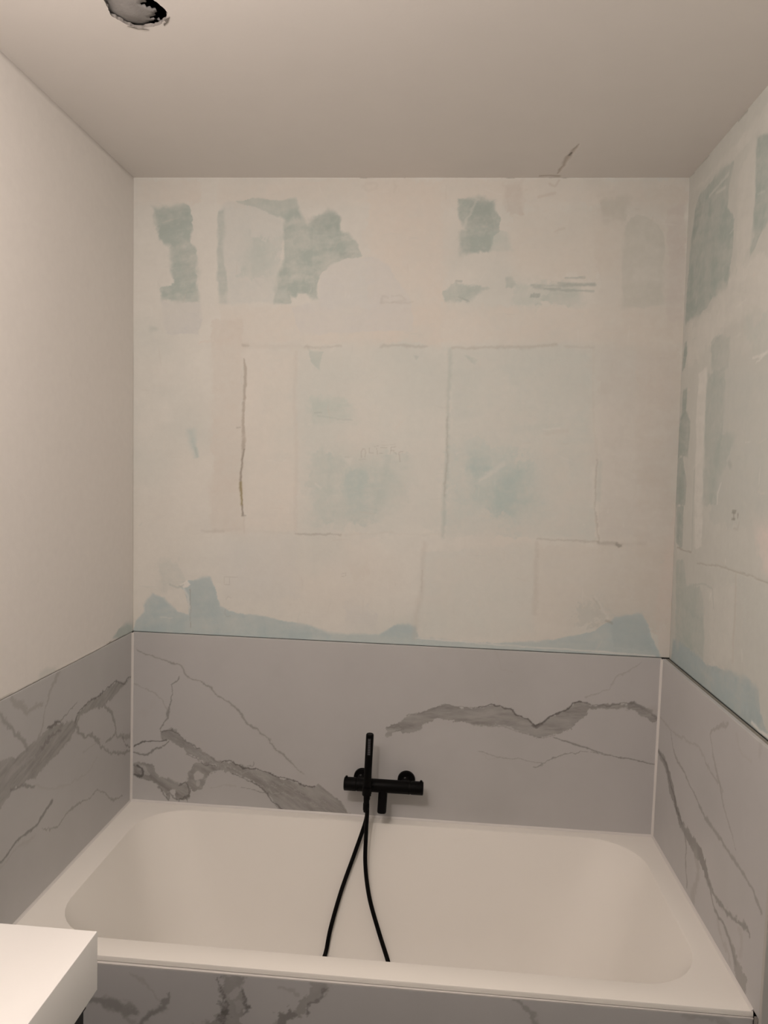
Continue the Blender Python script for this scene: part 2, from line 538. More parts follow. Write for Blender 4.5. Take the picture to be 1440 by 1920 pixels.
# cloudy remains lower down
S.poly([(578, 655), (606, 660), (602, 697), (584, 680)], GREEN * 1.08, .6, .005, .004)
S.poly([(585, 745), (650, 750), (668, 790), (585, 790)], GREEN * 1.15, .5, .015, .02, mottle=.5)
S.line([(590, 774), (604, 774)], .003, GREEN * .9, .5); S.line([(596, 780), (662, 788)], .003, GREEN * .95, .4, broken=.6)
S.poly([(584, 850), (640, 838), (760, 850), (760, 930), (690, 985), (590, 980)], np.array([.51, .585, .555]), .48, .03, .03, mottle=.5)
S.poly([(648, 880), (690, 880), (685, 965), (650, 965)], np.array([.47, .575, .56]), .45, .025, .02, mottle=.4)
S.poly([(872, 872), (905, 850), (925, 880), (890, 905)], np.array([.46, .57, .56]), .45, .02, .02, mottle=.4)
S.poly([(900, 915), (980, 870), (1000, 940), (960, 975), (905, 960)], np.array([.47, .575, .56]), .45, .03, .03, mottle=.4)
S.line([(900, 900), (945, 870)], .010, PALE, .4, soft=.9)
S.poly([(354, 805), (366, 805), (373, 855), (364, 858)], np.array([.47, .57, .56]), .55, .010, .008)
S.line([(366, 840), (370, 856)], .005, np.array([.42, .5, .48]), .5, soft=.9)
S.poly([(872, 667), (896, 675), (890, 684), (878, 676)], GREEN * 1.05, .55, .004, .004)
S.poly([(776, 668), (788, 670), (784, 676)], GREEN * 1.0, .5, .003, .003)
S.poly([(790, 1140), (782, 1196), (735, 1185), (750, 1165)], PALEG, .4, .015, .01)
S.poly([(300, 1050), (330, 1050), (345, 1095), (300, 1105)], np.array([.54, .58, .55]), .5, .03, .02, mottle=.4)
S.poly(rect(655, 1060, 690, 1085), TAN * 1.1, .3, .02, .02)
S.poly(rect(650, 1140, 700, 1178), LAV * .97, .4, .03, .03)
# blue primer band above the slab
S.warp = .004; S.tex = .3; S.jag = 1.3
low = [(249, 1183), (258, 1162), (271, 1147), (269, 1132), (286, 1114), (309, 1121), (331, 1147), (354, 1153), (356, 1140), (346, 1110), (339, 1102), (354, 1091), (393, 1082), (406, 1110), (414, 1136), (447, 1149), (500, 1155), (541, 1166), (582, 1172), (620, 1187), (710, 1190), (740, 1174), (765, 1168), (779, 1174), (784, 1196), (816, 1198), (910, 1205), (1000, 1204), (1060, 1196), (1116, 1185), (1127, 1174), (1154, 1159), (1184, 1155), (1202, 1151), (1214, 1170), (1238, 1228), (1240, 1250), (700, 1225), (249, 1200)]
S.poly(low, BLUE, .88, .004, .006, mottle=.10)
S.poly([(355, 1094), (392, 1084), (404, 1112), (412, 1140), (370, 1160), (358, 1150)], BLUE * .95, .4, .008, .006)
S.poly([(1154, 1162), (1200, 1155), (1212, 1172), (1228, 1220), (1150, 1215), (1145, 1180)], BLUE * .92, .5, .012, .01)
S.poly([(620, 1188), (720, 1192), (900, 1207), (1100, 1206), (1100, 1222), (640, 1204)], PALEG * 1.0, .25, .006, .004)
S.poly([(338, 1098), (350, 1091), (357, 1097), (352, 1102), (344, 1104)], PALE, .9, .002, .003, h=.0008)
S.line([(345, 1106), (352, 1118), (355, 1140)], .006, PALE, .6, rough=.004, h=.0005)
S.line([(356, 1105), (357, 1122), (357, 1150), (357, 1176)], .0022, DARK, .5, broken=.35)
S.line([(318, 1096), (332, 1102), (344, 1097)], .004, GREEN * .9, .5)
S.line([(780, 1196), (860, 1203), (980, 1212), (1140, 1223), (1228, 1231)], .004, PALE, .7, broken=.4)
S.line([(300, 1157), (325, 1159)], .002, PALE, .5)
# joints between the boards
S.line([(457, 672), (460, 690), (460, 716), (459, 738), (457, 760), (456, 792), (457, 830), (454, 860), (452, 890), (451, 915), (453, 940), (455, 968)], [.003, .006, .007, .0065, .005, .007, .007, .0045, .005, .005, .0045, .004], np.array([.40, .355, .300]), .75, rough=.005, h=-.0012, broken=.35)
S.line([(457, 842), (454, 862), (452, 890), (451, 918), (453, 940), (455, 966)], .003, DARK * 1.1, .75, rough=.004, h=-.001, broken=.25)
S.line([(452, 905), (452, 922), (453, 945)], .006, np.array([.34, .28, .10]), .65, soft=.8)
S.line([(453, 968), (461, 967)], .003, DARK, .6)
S.line([(457, 970), (457, 1000)], .004, TAN, .4)
S.lw = 2.1; S.la = .60; S.jag = 2.4
S.line([(455, 647), (464, 648)], .004, DARK, .5)
S.line([(460, 648), (540, 650), (575, 652)], .008, TAN, .45, broken=.4)
S.line([(572, 651), (600, 652), (640, 650)], .004, DARK, .35, broken=.5)
S.line([(714, 650), (720, 647), (800, 650)], .004, DARK, .38, broken=.3)
S.line([(443, 802), (450, 801)], .0025, DARK, .6)
S.line([(844, 656), (842, 720), (840, 800), (838, 860), (833, 940), (831, 1006)], .0055, GREEN * .98, .6, soft=.8, h=-.0008)
S.line([(839, 780), (837, 870), (833, 930)], .002, DARK * 1.2, .4, broken=.4)
S.line([(848, 652), (930, 652), (1000, 650), (1042, 648)], .0045, DARK * 1.3, .45, broken=.3, h=-.0006)
S.line([(1060, 649), (1092, 651), (1112, 650)], .0045, TAN * .8, .4, broken=.3)
S.line([(1112, 655), (1112, 760), (1118, 860)], .003, TAN, .35)
S.line([(1119, 862), (1117, 905), (1116, 952), (1121, 1000), (1124, 1016)], .0022, DARK * 1.2, .5, broken=.3, h=-.0006)
S.line([(1124, 868), (1122, 935)], .008, np.array([.46, .53, .5]), .4, soft=.9)
S.line([(1112, 880), (1111, 950)], .007, PALE, .4, soft=.9)
S.line([(378, 996), (420, 996)], .004, TAN * .8, .5, soft=.9)
S.line([(420, 992), (470, 994), (540, 1000)], .004, TAN, .3, broken=.5)
S.line([(553, 1001), (600, 1002), (640, 1003)], .0024, DARK, .55, h=-.0006)
S.line([(640, 1003), (735, 998)], .003, TAN, .35, broken=.5)
S.line([(735, 1000), (830, 1003)], .003, TAN, .25, broken=.5)
S.line([(1008, 1010), (1060, 1013), (1122, 1016)], .0025, DARK * 1.3, .5, broken=.25, h=-.0006)
S.line([(1122, 1018), (1150, 1020), (1165, 1024)], .005, DARK, .5, broken=.3)
S.line([(1156, 1021), (1164, 1025)], .004, DARK * .8, .8)
S.line([(1165, 1022), (1210, 1019)], .005, TAN * .85, .35, soft=.9)
S.line([(796, 1020), (791, 1080), (790, 1108), (780, 1150), (778, 1196)], .008, TAN * .95, .5, soft=.9)
S.line([(791, 1070), (789, 1110)], .002, DARK * 1.2, .4, broken=.4)
S.line([(1007, 1018), (1006, 1060), (1003, 1120), (1003, 1150)], [.006, .007, .008, .008], TAN * .88, .5, soft=.9)
S.line([(1115, 1120), (1128, 1140), (1140, 1160)], .004, PALE, .6, broken=.3, h=.0008)
S.line([(1113, 1124), (1125, 1142)], .002, DARK, .35)
S.line([(1136, 1164), (1146, 1168)], .0045, DARK, .7, broken=.3)
S.poly([(1090, 1125), (1118, 1128), (1135, 1160), (1090, 1170)], np.array([.52, .55, .52]), .35, .02, .02)
S.line([(1020, 805), (1048, 803)], .003, PALE, .5, h=.0006); S.line([(1026, 812), (1064, 806)], .006, TAN, .4, soft=.9)
S.line([(500, 865), (530, 867), (540, 858)], .002, PALE, .3)
S.line([(590, 908), (600, 914)], .003, PALE, .5)
S.line([(735, 568), (760, 562), (750, 553), (735, 556)], .003, TAN * .8, .35, broken=.3)
S.line([(716, 566), (718, 556), (728, 560)], .004, TAN * .8, .4, broken=.3)
S.line([(715, 569), (775, 567)], .0025, TAN * .8, .4, broken=.4)
S.line([(680, 350), (690, 343), (706, 345), (706, 355), (690, 358), (684, 351)], .004, PEACH * .8, .35, broken=.4)
S.line([(738, 340), (741, 352), (738, 362)], .004, PEACH * .82, .35)
S.line([(286, 618), (292, 616)], .008, GREEN * .95, .5, soft=.9)
S.line([(555, 660), (553, 760), (556, 860), (553, 1000)], .006, PEACH * .82, .35, soft=.9)
# faint remains of print on the boards (worn to unreadable strokes)
S.lw = 1.1; S.la = .85; S.jag = 1.2
INK = np.array([.34, .32, .28])
for st in [[(678, 858), (677, 848), (680, 842), (684, 842), (686, 848), (684, 857)], [(692, 840), (693, 849), (700, 849.5)], [(702, 837), (709, 836.5)], [(706, 840), (708, 851)], [(712, 850), (717, 850)], [(714, 839.5), (726, 839)], [(732, 851), (734, 838), (742, 837.5)], [(733, 844), (740, 844)], [(737, 846), (744, 852)], [(750, 866), (748, 848), (756, 846)]]:
    S.line(st, .0026, INK, .36, rough=.001, broken=.25)
for st in [[(673, 862), (686, 861)], [(646, 858), (658, 856)], [(706, 836), (742, 832)]]:
    S.line(st, .0022, INK, .22, broken=.4)
S.poly([(647, 861), (660, 860), (656, 872), (650, 868)], PALE, .4, .004, .003)
for st in [[(421, 1084), (421, 1096), (431, 1096), (430, 1084)], [(420, 1082), (446, 1082)], [(424, 1124), (428, 1118), (434, 1122)], [(431, 1142), (423, 1142), (421, 1149), (425, 1156), (432, 1155)], [(640, 1076), (648, 1074), (648, 1080), (640, 1081)]]:
    S.line(st, .0022, INK, .3, rough=.001, broken=.3)
# cracked joint under the ceiling
for a, b, w_ in [(676, 760, .0035), (770, 858, .002), (870, 930, .003), (940, 1040, .003), (1030, 1060, .005), (1060, 1180, .002)]:
    S.line([(a, 333), ((a + b) / 2, 332), (b, 333)], w_, DARK * .8, .6, broken=.35)
S.line([(258, 334), (560, 334), (680, 335)], .0025, PALE, .45, broken=.4)
S.line([(700, 336), (900, 336), (1200, 336)], .0025, PALE, .5, broken=.4)
for k in range(230):                          # fine trowel marks
    u, v = RNG.uniform(S.us[0], S.us[-1]), RNG.uniform(S.vs[0], S.vs[-1])
    L = RNG.uniform(.008, .07); an = RNG.choice([0, math.pi / 2, RNG.uniform(0, math.pi)], p=[.45, .3, .25]) + RNG.normal(0, .12)
    c_ = [PALE, TAN, PALEG * .92, PEACH][RNG.integers(4)]
    S.line([(u, v), (u + L / 2 * math.cos(an), v + L / 2 * math.sin(an) + RNG.normal(0, .002)), (u + L * math.cos(an), v + L * math.sin(an))], RNG.uniform(.002, .006), c_, RNG.uniform(.12, .38), soft=.8, broken=.4, world=True, taper=True)
# trowel relief
S.H += .0006 * S.n3 + .00025 * S.n1
wall_back = tag(S.build('wall_back', M_PLASTER, .06), 'back wall of patchy skim coat over grey-green moisture board above the marble slab', kind='structure')

# ---- right wall (thinner coat, more of the board showing)
GREEN0, PALEG0 = GREEN, PALEG
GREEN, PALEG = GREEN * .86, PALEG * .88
XRB, XRT = 1.825, 1.804


def right_pos(U, V):
    k = (V - HT) / (HC - HT)
    return np.stack([XRB + (XRT - XRB) * k, U, V], -1)


nr = np.array([-(HC - HT), 0, XRT - XRB]); nr /= np.linalg.norm(nr)
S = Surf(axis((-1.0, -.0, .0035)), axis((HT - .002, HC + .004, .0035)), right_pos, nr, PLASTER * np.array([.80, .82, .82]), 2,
         (np.array([XRB, 0, HT]), nr), sy)
S.tex = .6; S.warp = .012; S.jag = 1.5; S.lw = 1.4; S.la = .82
S.C *= (1 + .03 * S.n3 + .02 * S.n1 + .02 * S.sh + .03 * S.sv)[..., None]
cl = fbm(S.U, S.V, .28, 811, 4, .55)[..., None]
S.C = S.C * (1 - .4 * np.clip(cl, 0, 1)) + PALEG * .4 * np.clip(cl, 0, 1)
S.poly([(1375, 301), (1351, 322), (1313, 363), (1303, 394), (1296, 456), (1289, 521), (1285, 606), (1310, 593), (1338, 559), (1365, 538), (1372, 469), (1378, 408), (1367, 384), (1368, 339)], GREEN, .85, .008, .008, mottle=.35)
S.poly([(1302, 400), (1312, 372), (1318, 390), (1300, 460), (1296, 455)], GREEN * .88, .5, .006, .005)
S.poly([(1300, 470), (1340, 440), (1350, 520), (1320, 570), (1290, 590)], GREEN * .92, .35, .03, .02, mottle=.4)
S.line([(1330, 368), (1350, 345), (1366, 325)], .006, PLASTER, .5, broken=.3)
S.line([(1344, 362), (1360, 350)], .006, PLASTER, .5, broken=.3)
S.poly([(1420, 256), (1440, 250), (1475, 235), (1475, 350), (1440, 414), (1420, 452), (1405, 484), (1408, 435), (1415, 366)], GREEN, .75, .006, .006, mottle=.2)
S.poly([(1380, 500), (1440, 470), (1480, 470), (1480, 560), (1370, 600), (1290, 690), (1290, 615), (1330, 580)], PLASTER * .92, .55, .02, .02)
S.poly([(1385, 330), (1418, 260), (1412, 440), (1380, 520), (1380, 420)], PLASTER * .90, .5, .012, .012)
S.poly([(1300, 360), (1380, 270), (1440, 190), (1480, 160), (1480, 240), (1420, 250), (1370, 300)], PLASTER * .92, .5, .012, .012)
S.poly([(1415, 980), (1445, 960), (1500, 960), (1500, 1090), (1430, 1075)], np.array([.70, .63, .59]), .7, .03, .03)  # bright scallop of lamp light, painted into the wall colour
S.poly([(1334, 642), (1345, 630), (1368, 630), (1366, 690), (1336, 690)], GREEN, .55, .008, .01, mottle=.4)
S.poly([(1335, 690), (1440, 640), (1500, 640), (1500, 990), (1330, 980)], PALEG * .95, .6, .025, .03, mottle=.55)
S.poly([(1328, 700), (1358, 690), (1358, 800), (1342, 900), (1335, 945), (1318, 945), (1320, 800)], GREEN * 1.02, .55, .008, .01, mottle=.35)
S.poly([(1350, 810), (1385, 815), (1370, 850), (1348, 900), (1342, 950), (1330, 945), (1340, 860)], GREEN * 1.05, .45, .012, .012, mottle=.4)
S.poly(rect(1400, 600, 1440, 640), GREEN * 1.2, .35, .03, .03)
S.line([(1366, 868), (1370, 874)], .010, GREEN * .9, .5, soft=.9)
S.line([(1352, 905), (1346, 925), (1345, 945)], .006, PALE, .4, broken=.4)
S.poly([(1310, 700), (1326, 690), (1316, 1030), (1302, 1030), (1304, 850)], PALE * .97, .45, .006, .006)
for pl in [[(1283, 645), (1288, 640), (1286, 690), (1280, 692)], [(1282, 730), (1288, 725), (1286, 775), (1277, 788)], [(1275, 784), (1286, 770), (1294, 790), (1290, 858), (1270, 858)], [(1266, 858), (1282, 858), (1286, 905), (1284, 947), (1262, 947)], [(1268, 948), (1282, 948), (1280, 1024), (1268, 1020)]]:
    S.poly(pl, GREEN * .93, .75, .004, .005)
S.line([(1270, 1026), (1283, 1031), (1296, 1036)], .003, DARK * 1.1, .6)
S.line([(1297, 1034), (1299, 960), (1302, 880)], .003, GREEN * .85, .5)
S.poly([(1268, 1050), (1282, 1050), (1286, 1095), (1313, 1098), (1320, 1145), (1318, 1240), (1290, 1222), (1266, 1204)], GREEN * 1.05, .62, .008, .010, mottle=.3)
S.poly([(1330, 1100), (1380, 1090), (1376, 1240), (1330, 1240)], PLASTER * .9, .4, .02, .02)
S.poly([(1385, 1085), (1440, 1100), (1500, 1100), (1500, 1400), (1440, 1370), (1400, 1270)], PALEG, .35, .03, .03, mottle=.5)
S.line([(1307, 1056), (1341, 1061), (1360, 1066), (1379, 1072), (1396, 1077), (1440, 1092), (1470, 1102)], .003, DARK * 1.2, .5, broken=.3, h=-.0008)
S.line([(1380, 1076), (1378, 1150), (1375, 1200), (1374, 1240)], .006, TAN * .85, .55, soft=.8)
S.line([(1300, 1096), (1320, 1095), (1336, 1104), (1338, 1140)], .004, GREEN * .9, .4, broken=.3)
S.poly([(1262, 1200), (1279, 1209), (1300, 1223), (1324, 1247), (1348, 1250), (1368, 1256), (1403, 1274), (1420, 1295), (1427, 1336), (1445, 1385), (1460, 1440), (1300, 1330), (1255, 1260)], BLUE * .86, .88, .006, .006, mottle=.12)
S.poly([(1266, 1212), (1282, 1214), (1318, 1250), (1310, 1285), (1262, 1250)], BLUE * .9, .45, .008, .008)
S.poly([(1316, 1290), (1332, 1260), (1366, 1262), (1400, 1290), (1405, 1345), (1360, 1325)], BLUE * .95, .4, .012, .01)
S.line([(1410, 1354), (1424, 1370), (1440, 1382)], .006, PALE, .8, broken=.4, h=.0012)
S.line([(1440, 660), (1425, 668), (1412, 672)], .004, PALE, .5, broken=.3, h=.0008)
S.line([(1418, 680), (1436, 664)], .003, PALE, .5, broken=.3, h=.0008)
for st in [[(1373.5, 958), (1380, 958)], [(1373, 961.5), (1379, 961.5)], [(1376, 962), (1376, 973)], [(1372.5, 974), (1378, 973.5)], [(1383.5, 964), (1383.7, 965)], [(1383.5, 967), (1383.3, 971)]]:
    S.line(st, .0045, INK * .75, .75, rough=.0008)
S.line([(1376, 990), (1383, 994), (1386, 980)], .005, INK, .25, broken=.2)
for a, b in [((1300, 322), (1330, 290)), ((1385, 226), (1402, 206)), ((1290, 334), (1302, 322))]:
    S.line([a, b], .004, DARK * .8, .6, broken=.3)
for k in range(120):                          # fine trowel marks
    u, v = RNG.uniform(S.us[0], S.us[-1]), RNG.uniform(S.vs[0], S.vs[-1])
    L = RNG.uniform(.008, .07); an = RNG.choice([0, math.pi / 2, RNG.uniform(0, math.pi)], p=[.45, .3, .25]) + RNG.normal(0, .12)
    c_ = [PALE, TAN, PALEG * .92, PEACH][RNG.integers(4)]
    S.line([(u, v), (u + L / 2 * math.cos(an), v + L / 2 * math.sin(an) + RNG.normal(0, .002)), (u + L * math.cos(an), v + L * math.sin(an))], RNG.uniform(.002, .006), c_, RNG.uniform(.12, .38), soft=.8, broken=.4, world=True, taper=True)
S.H += .0007 * S.n3 + .0003 * S.n1
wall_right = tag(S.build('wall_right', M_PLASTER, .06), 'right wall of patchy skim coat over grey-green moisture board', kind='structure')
GREEN, PALEG = GREEN0, PALEG0
# board below and in front of the slab, and on towards the door
S = Surf(axis((YB, -2.5, .05), (-2.5, -1.0, .014)), axis((0, HC + .004, .014)), lambda U, V: np.stack([np.full(U.shape, XRB) + (XRT - XRB) * np.clip((V - HT) / (HC - HT), 0, 1), U, V], -1), (-1, 0, 0), PLASTER * np.array([.78, .80, .80]), 3)
S.C *= (1 + .05 * S.n3)[..., None]
cl = np.clip(fbm(S.U, S.V, .4, 911, 4, .55)[..., None] * 1.5, 0, 1)
S.C = S.C * (1 - .5 * cl) + PALEG * .88 * .5 * cl
S.tex = .5; S.warp = .03; S.jag = 1.5
for (ya, yb, za, zb) in [(-1.42, -1.06, 2.05, 2.55), (-2.0, -1.62, 2.1, 2.6), (-1.30, -1.05, 1.15, 1.75), (-1.95, -1.50, .95, 1.7), (-2.45, -2.1, 1.2, 2.0), (-1.6, -1.02, .05, .75), (-2.4, -1.75, .05, .6)]:
    S.poly([(ya, za), (yb, za + .04), (yb - .03, zb), (ya + .02, zb - .05)], GREEN * .86, .7, .03, .02, mottle=.5, world=True)
S.build('board_panel', M_PLASTER, .06, wall_right)
S = Surf(axis((-1.0, -.80, .005)), axis((0, HT - .002, .005)), lambda U, V: np.stack([np.full(U.shape, XRB), U, V], -1), (-1, 0, 0), BLUE * .95, 4)
S.C *= (1 + .05 * S.n3)[..., None]
S.poly([(-.99, .0), (-.81, 0), (-.82, .5), (-.99, .6)], PLASTER * .9, .5, .03, .03, mottle=.6, world=True)
S.build('board_panel', M_PLASTER, .06, wall_right)
from_bm('backing_board', box_bm((XRB + .02, -.80, 0), (XRB + .06, 0.0, HT - .002)), M_CAVITY, wall_right)

# ---- left wall, already finished
XLT = -0.014


def left_pos(U, V):
    k = (V - HT) / (HC - HT)
    return np.stack([XLT * k - .001, U, V], -1)


nl = np.array([HC - HT, 0, -XLT]); nl /= np.linalg.norm(nl)
S = Surf(axis((-1.0, 0.0, .006)), axis((HT + .0012, HT + .2, .004), (HT + .2, HC + .004, .02)), left_pos, nl, WHITE, 5,
         (np.array([-.001, 0, HT]), nl), sy)
S.C *= (1 + .012 * S.n3)[..., None]
S.poly([(212, 1196), (222, 1180), (238, 1168), (248, 1172), (248, 1190), (228, 1198)], np.array([.44, .52, .50]), .75, .008, .006)
S.line([(78, 1266), (88, 1258), (100, 1258)], .020, np.array([.56, .59, .56]), .45, soft=.9)
S.line([(112, 1254), (160, 1232), (200, 1210)], .006, PEACH * 1.05, .6, h=.0012)
S.line([(0, 1311), (60, 1283), (110, 1258)], .003, TAN * .85, .6, broken=.3)
S.line([(200, 1208), (220, 1199), (245, 1187)], .004, DARK, .75, broken=.25)
S.H += .0002 * S.n3
wall_left = tag(S.build('wall_left', M_PLASTER, .06), 'smooth finished pale plaster wall on the left above the marble slab', kind='structure')
S = Surf(axis((YB, -1.0, .05)), axis((0, HC + .004, .05)), lambda U, V: np.stack([XLT * np.clip((V - HT) / (HC - HT), 0, 1) - .001, U, V], -1), (1, 0, 0), WHITE, 6)
S.build('plaster_panel', M_PLASTER, .06, wall_left)
from_bm('backing_board', box_bm((-.065, -1.0, 0), (-.012, 0.0, HT + .001)), M_CAVITY, wall_left)
from_bm('backing_board', box_bm((-.02, .002, 0), (1.84, .06, HT + .001)), M_CAVITY, wall_back)

# ---- wall and floor behind the camera
S = Surf(axis((-.06, 1.88, .1)), axis((0, HC, .1)), lambda U, V: np.stack([U, np.full(U.shape, YB), V], -1), (0, 1, 0), np.array([.10, .095, .09]), 8)
tag(S.build('wall_front', M_PLASTER, .06), 'dark grey wall at the far end behind the camera', kind='structure')
fl = empty('floor', (0.9, -1.6, 0))
tag(fl, 'dark grey tiled bathroom floor', kind='structure')
from_bm('screed', box_bm((-.06, YB, -.05), (1.88, .06, -.006)), M_CAVITY, fl)
fm = None
for i in range(3):
    for j in range(6):
        x0, y0 = .003 + i * .6, YB + .1 + j * .6
        if y0 > -.8: continue
        if fm is None:
            o = from_bm('floor_tile', box_bm((x0, y0, -.006), (x0 + .596, y0 + .596, 0), .001, 1), M_FLOOR, fl)
            fm = (o, x0, y0)
        else:
            c = fm[0].copy(); COL.objects.link(c)
            c.location = (x0 - fm[1], y0 - fm[2], 0)

# ---- ceiling with the cut-out for a lamp and a crack
HOLE = np.array([.374, -.884]); HR = .065
N = 72
nz = [1 + .05 * math.sin(3 * t * 2 * math.pi / N + 1) + .035 * math.sin(7 * t * 2 * math.pi / N + .4) + random.uniform(-.025, .025) for t in range(N)]
ring = [(HOLE[0] + HR * nz[k] * math.cos(2 * math.pi * k / N) * .94, HOLE[1] + HR * nz[k] * math.sin(2 * math.pi * k / N)) for k in range(N)]
bm = bmesh.new()
SQ = .12
inner = [bm.verts.new((x, y, HC)) for x, y in ring]
outer = []
for k in range(N):
    c, s_ = math.cos(2 * math.pi * k / N), math.sin(2 * math.pi * k / N)
    f = SQ / max(abs(c), abs(s_))
    outer.append(bm.verts.new((HOLE[0] + c * f, HOLE[1] + s_ * f, HC)))
for k in range(N):
    bm.faces.new((inner[k], outer[k], outer[(k + 1) % N], inner[(k + 1) % N]))
hx0, hx1, hy0, hy1 = HOLE[0] - SQ, HOLE[0] + SQ, HOLE[1] - SQ, HOLE[1] + SQ
CX0, CX1, CY0 = 1.33, 1.48, -.30             # fine area round the crack
for r in [(-.06, 1.88, YB, hy0), (-.06, hx0, hy0, hy1), (hx1, 1.88, hy0, hy1), (-.06, 1.88, hy1, CY0), (-.06, CX0, CY0, .06), (CX1, 1.88, CY0, .06)]:
    bm.faces.new([bm.verts.new((x, y, HC)) for x, y in ((r[0], r[2]), (r[1], r[2]), (r[1], r[3]), (r[0], r[3]))])
for f in bm.faces: f.normal_update()
for f in bm.faces:
    if f.normal.z > 0: f.normal_flip()
me = bpy.data.meshes.new('ceiling')
bm.to_mesh(me); bm.free()
ca = me.color_attributes.new('Pigment', 'FLOAT_COLOR', 'POINT')
CEILC = np.array([.770, .735, .700])
ca.data.foreach_set('color', np.tile(np.array([*CEILC, 1.0], np.float32), len(me.vertices)))
ceiling = tag(link('ceiling', me, M_CEIL), 'pale plastered ceiling with an empty round lamp cut-out', kind='structure')
S = Surf(axis((CX0, CX1, .0025)), axis((CY0, .06, .0025)), lambda U, V: np.stack([U, V, np.full(U.shape, HC)], -1), (0, 0, -1), CEILC, 9,
         (np.array([0, 0, HC]), np.array([0, 0, -1.0])), lambda p: np.asarray(p)[:, :2])
S.line([(1085, 270), (1075, 283), (1066, 294), (1056, 312), (1045, 326)], [.003, .010, .012, .010, .005], np.array([.40, .33, .27]), .55, soft=.9, rough=.006, h=-.0012)
S.line([(1072, 287), (1068, 292)], .007, DARK * .6, .75, h=-.001)
S.line([(1012, 330), (1030, 329), (1048, 330)], .012, np.array([.40, .34, .28]), .55, soft=.9)
S.build('plaster_patch', M_CEIL, .012, ceiling, skirt=False)
from_bm('upper_slab', box_bm((-.06, YB, HC + .14), (1.88, .06, HC + .18)), M_CAVITY, ceiling)
# cut edge of the board
bm = bmesh.new()
lo = [bm.verts.new((x, y, HC)) for x, y in ring]
hi = [bm.verts.new((HOLE[0] + (x - HOLE[0]) * random.uniform(.98, 1.06), HOLE[1] + (y - HOLE[1]) * random.uniform(.98, 1.06), HC + .0075)) for x, y in ring]
for k in range(N):
    bm.faces.new((lo[k], lo[(k + 1) % N], hi[(k + 1) % N], hi[k]))
from_bm('board_edge', bm, M_GYPS, ceiling)
# void above
bm = bmesh.new()
vl = [bm.verts.new(p) for p in [(hx0 - .1, hy0 - .1, HC + .0076), (hx1 + .1, hy0 - .1, HC + .0076), (hx1 + .1, hy1 + .1, HC + .0076), (hx0 - .1, hy1 + .1, HC + .0076)]]
vh = [bm.verts.new(v.co + Vector((0, 0, .127))) for v in vl]
for k in range(4): bm.faces.new((vl[k], vl[(k + 1) % 4], vh[(k + 1) % 4], vh[k]))
from_bm('void_lining', bm, M_CAVITY, ceiling)
# grey board lying inside the void with a torn end
bm = bmesh.new()
gx, gy = 26, 22
vv = {}
for i in range(gx):
    for j in range(gy):
        x = .245 + .185 * i / (gx - 1); y = -.985 + .20 * j / (gy - 1)
        z = HC + .014 + .006 * math.sin(x * 40) * math.sin(y * 31) + .08 * max(0, y + .86) + random.uniform(-.0008, .0008)
        vv[i, j] = bm.verts.new((x, y, z))
for i in range(gx - 1):
    for j in range(gy - 1):
        x = .245 + .185 * (i + .5) / (gx - 1); y = -.985 + .20 * (j + .5) / (gy - 1)
        if x > .398 + .010 * math.sin(y * 130) : continue
        if y > -.805 + .02 * math.sin(x * 110) : continue
        if (x - .315) ** 2 / .0003 + (y + .80) ** 2 / .0006 < 1: continue
        bm.faces.new((vv[i, j], vv[i + 1, j], vv[i + 1, j + 1], vv[i, j + 1]))
for v in [v for v in bm.verts if not v.link_faces]: bm.verts.remove(v)
o = from_bm('lining_board', bm, M_INSUL, ceiling, True)
md = o.modifiers.new('thickness', 'SOLIDIFY'); md.thickness = .004
# torn paper round the edge
fl_m = None
for a, L, wd, dz in [(.55, .010, .012, .003), (.8, .006, .010, .002), (1.75, .007, .014, .002), (2.05, .008, .012, .002)]:
    c, s_ = math.cos(a), math.sin(a)
    bm = bmesh.new()
    r0 = HR * 1.06
    P = []
    for t, q in ((-1, 0), (1, 0), (.5, -.6), (-.1, -1), (-.6, -.5)):
        rr = r0 + q * L
        P.append((HOLE[0] + c * rr - s_ * t * wd, HOLE[1] + s_ * rr + c * t * wd, HC - .0012 - dz * abs(q)))
    f1 = [bm.verts.new(p) for p in P]
    f2 = [bm.verts.new((p[0], p[1], p[2] + .0011)) for p in P]
    bm.faces.new(f1); bm.faces.new(f2[::-1])
    for k in range(5): bm.faces.new((f1[k], f1[(k + 1) % 5], f2[(k + 1) % 5], f2[k]))
    from_bm('torn_paper', bm, M_GYPS, ceiling)

# ------------------------------------------------------------------ marble-look slabs
TS = .010                                    # slab thickness


def marble(us, vs, pos, nrm, seed, plane, uvof):
    s = Surf(us, vs, pos, nrm, MARB, seed, plane, uvof)
    s.jag = 2.1
    s.C *= (1 + .045 * s.n3)[..., None]
    q = np.clip(fbm(s.U, s.V, .22, seed + 200, 4, .55), 0, 1)[..., None]
    s.C = s.C * (1 - .16 * q) + np.array([.31, .32, .30]) * .16 * q
    return s


def zc(k, ox, oy): return lambda pts: [(ox + x / k, oy + y / k) for x, y in pts]


def band(s, top, bot, ang, col=VEIN * 1.12, a=.95, edge=True, mott=.25):
    s.poly(list(top) + list(bot)[::-1], col, a, .0025, .006, mottle=mott, streak=(ang, .02, .35))


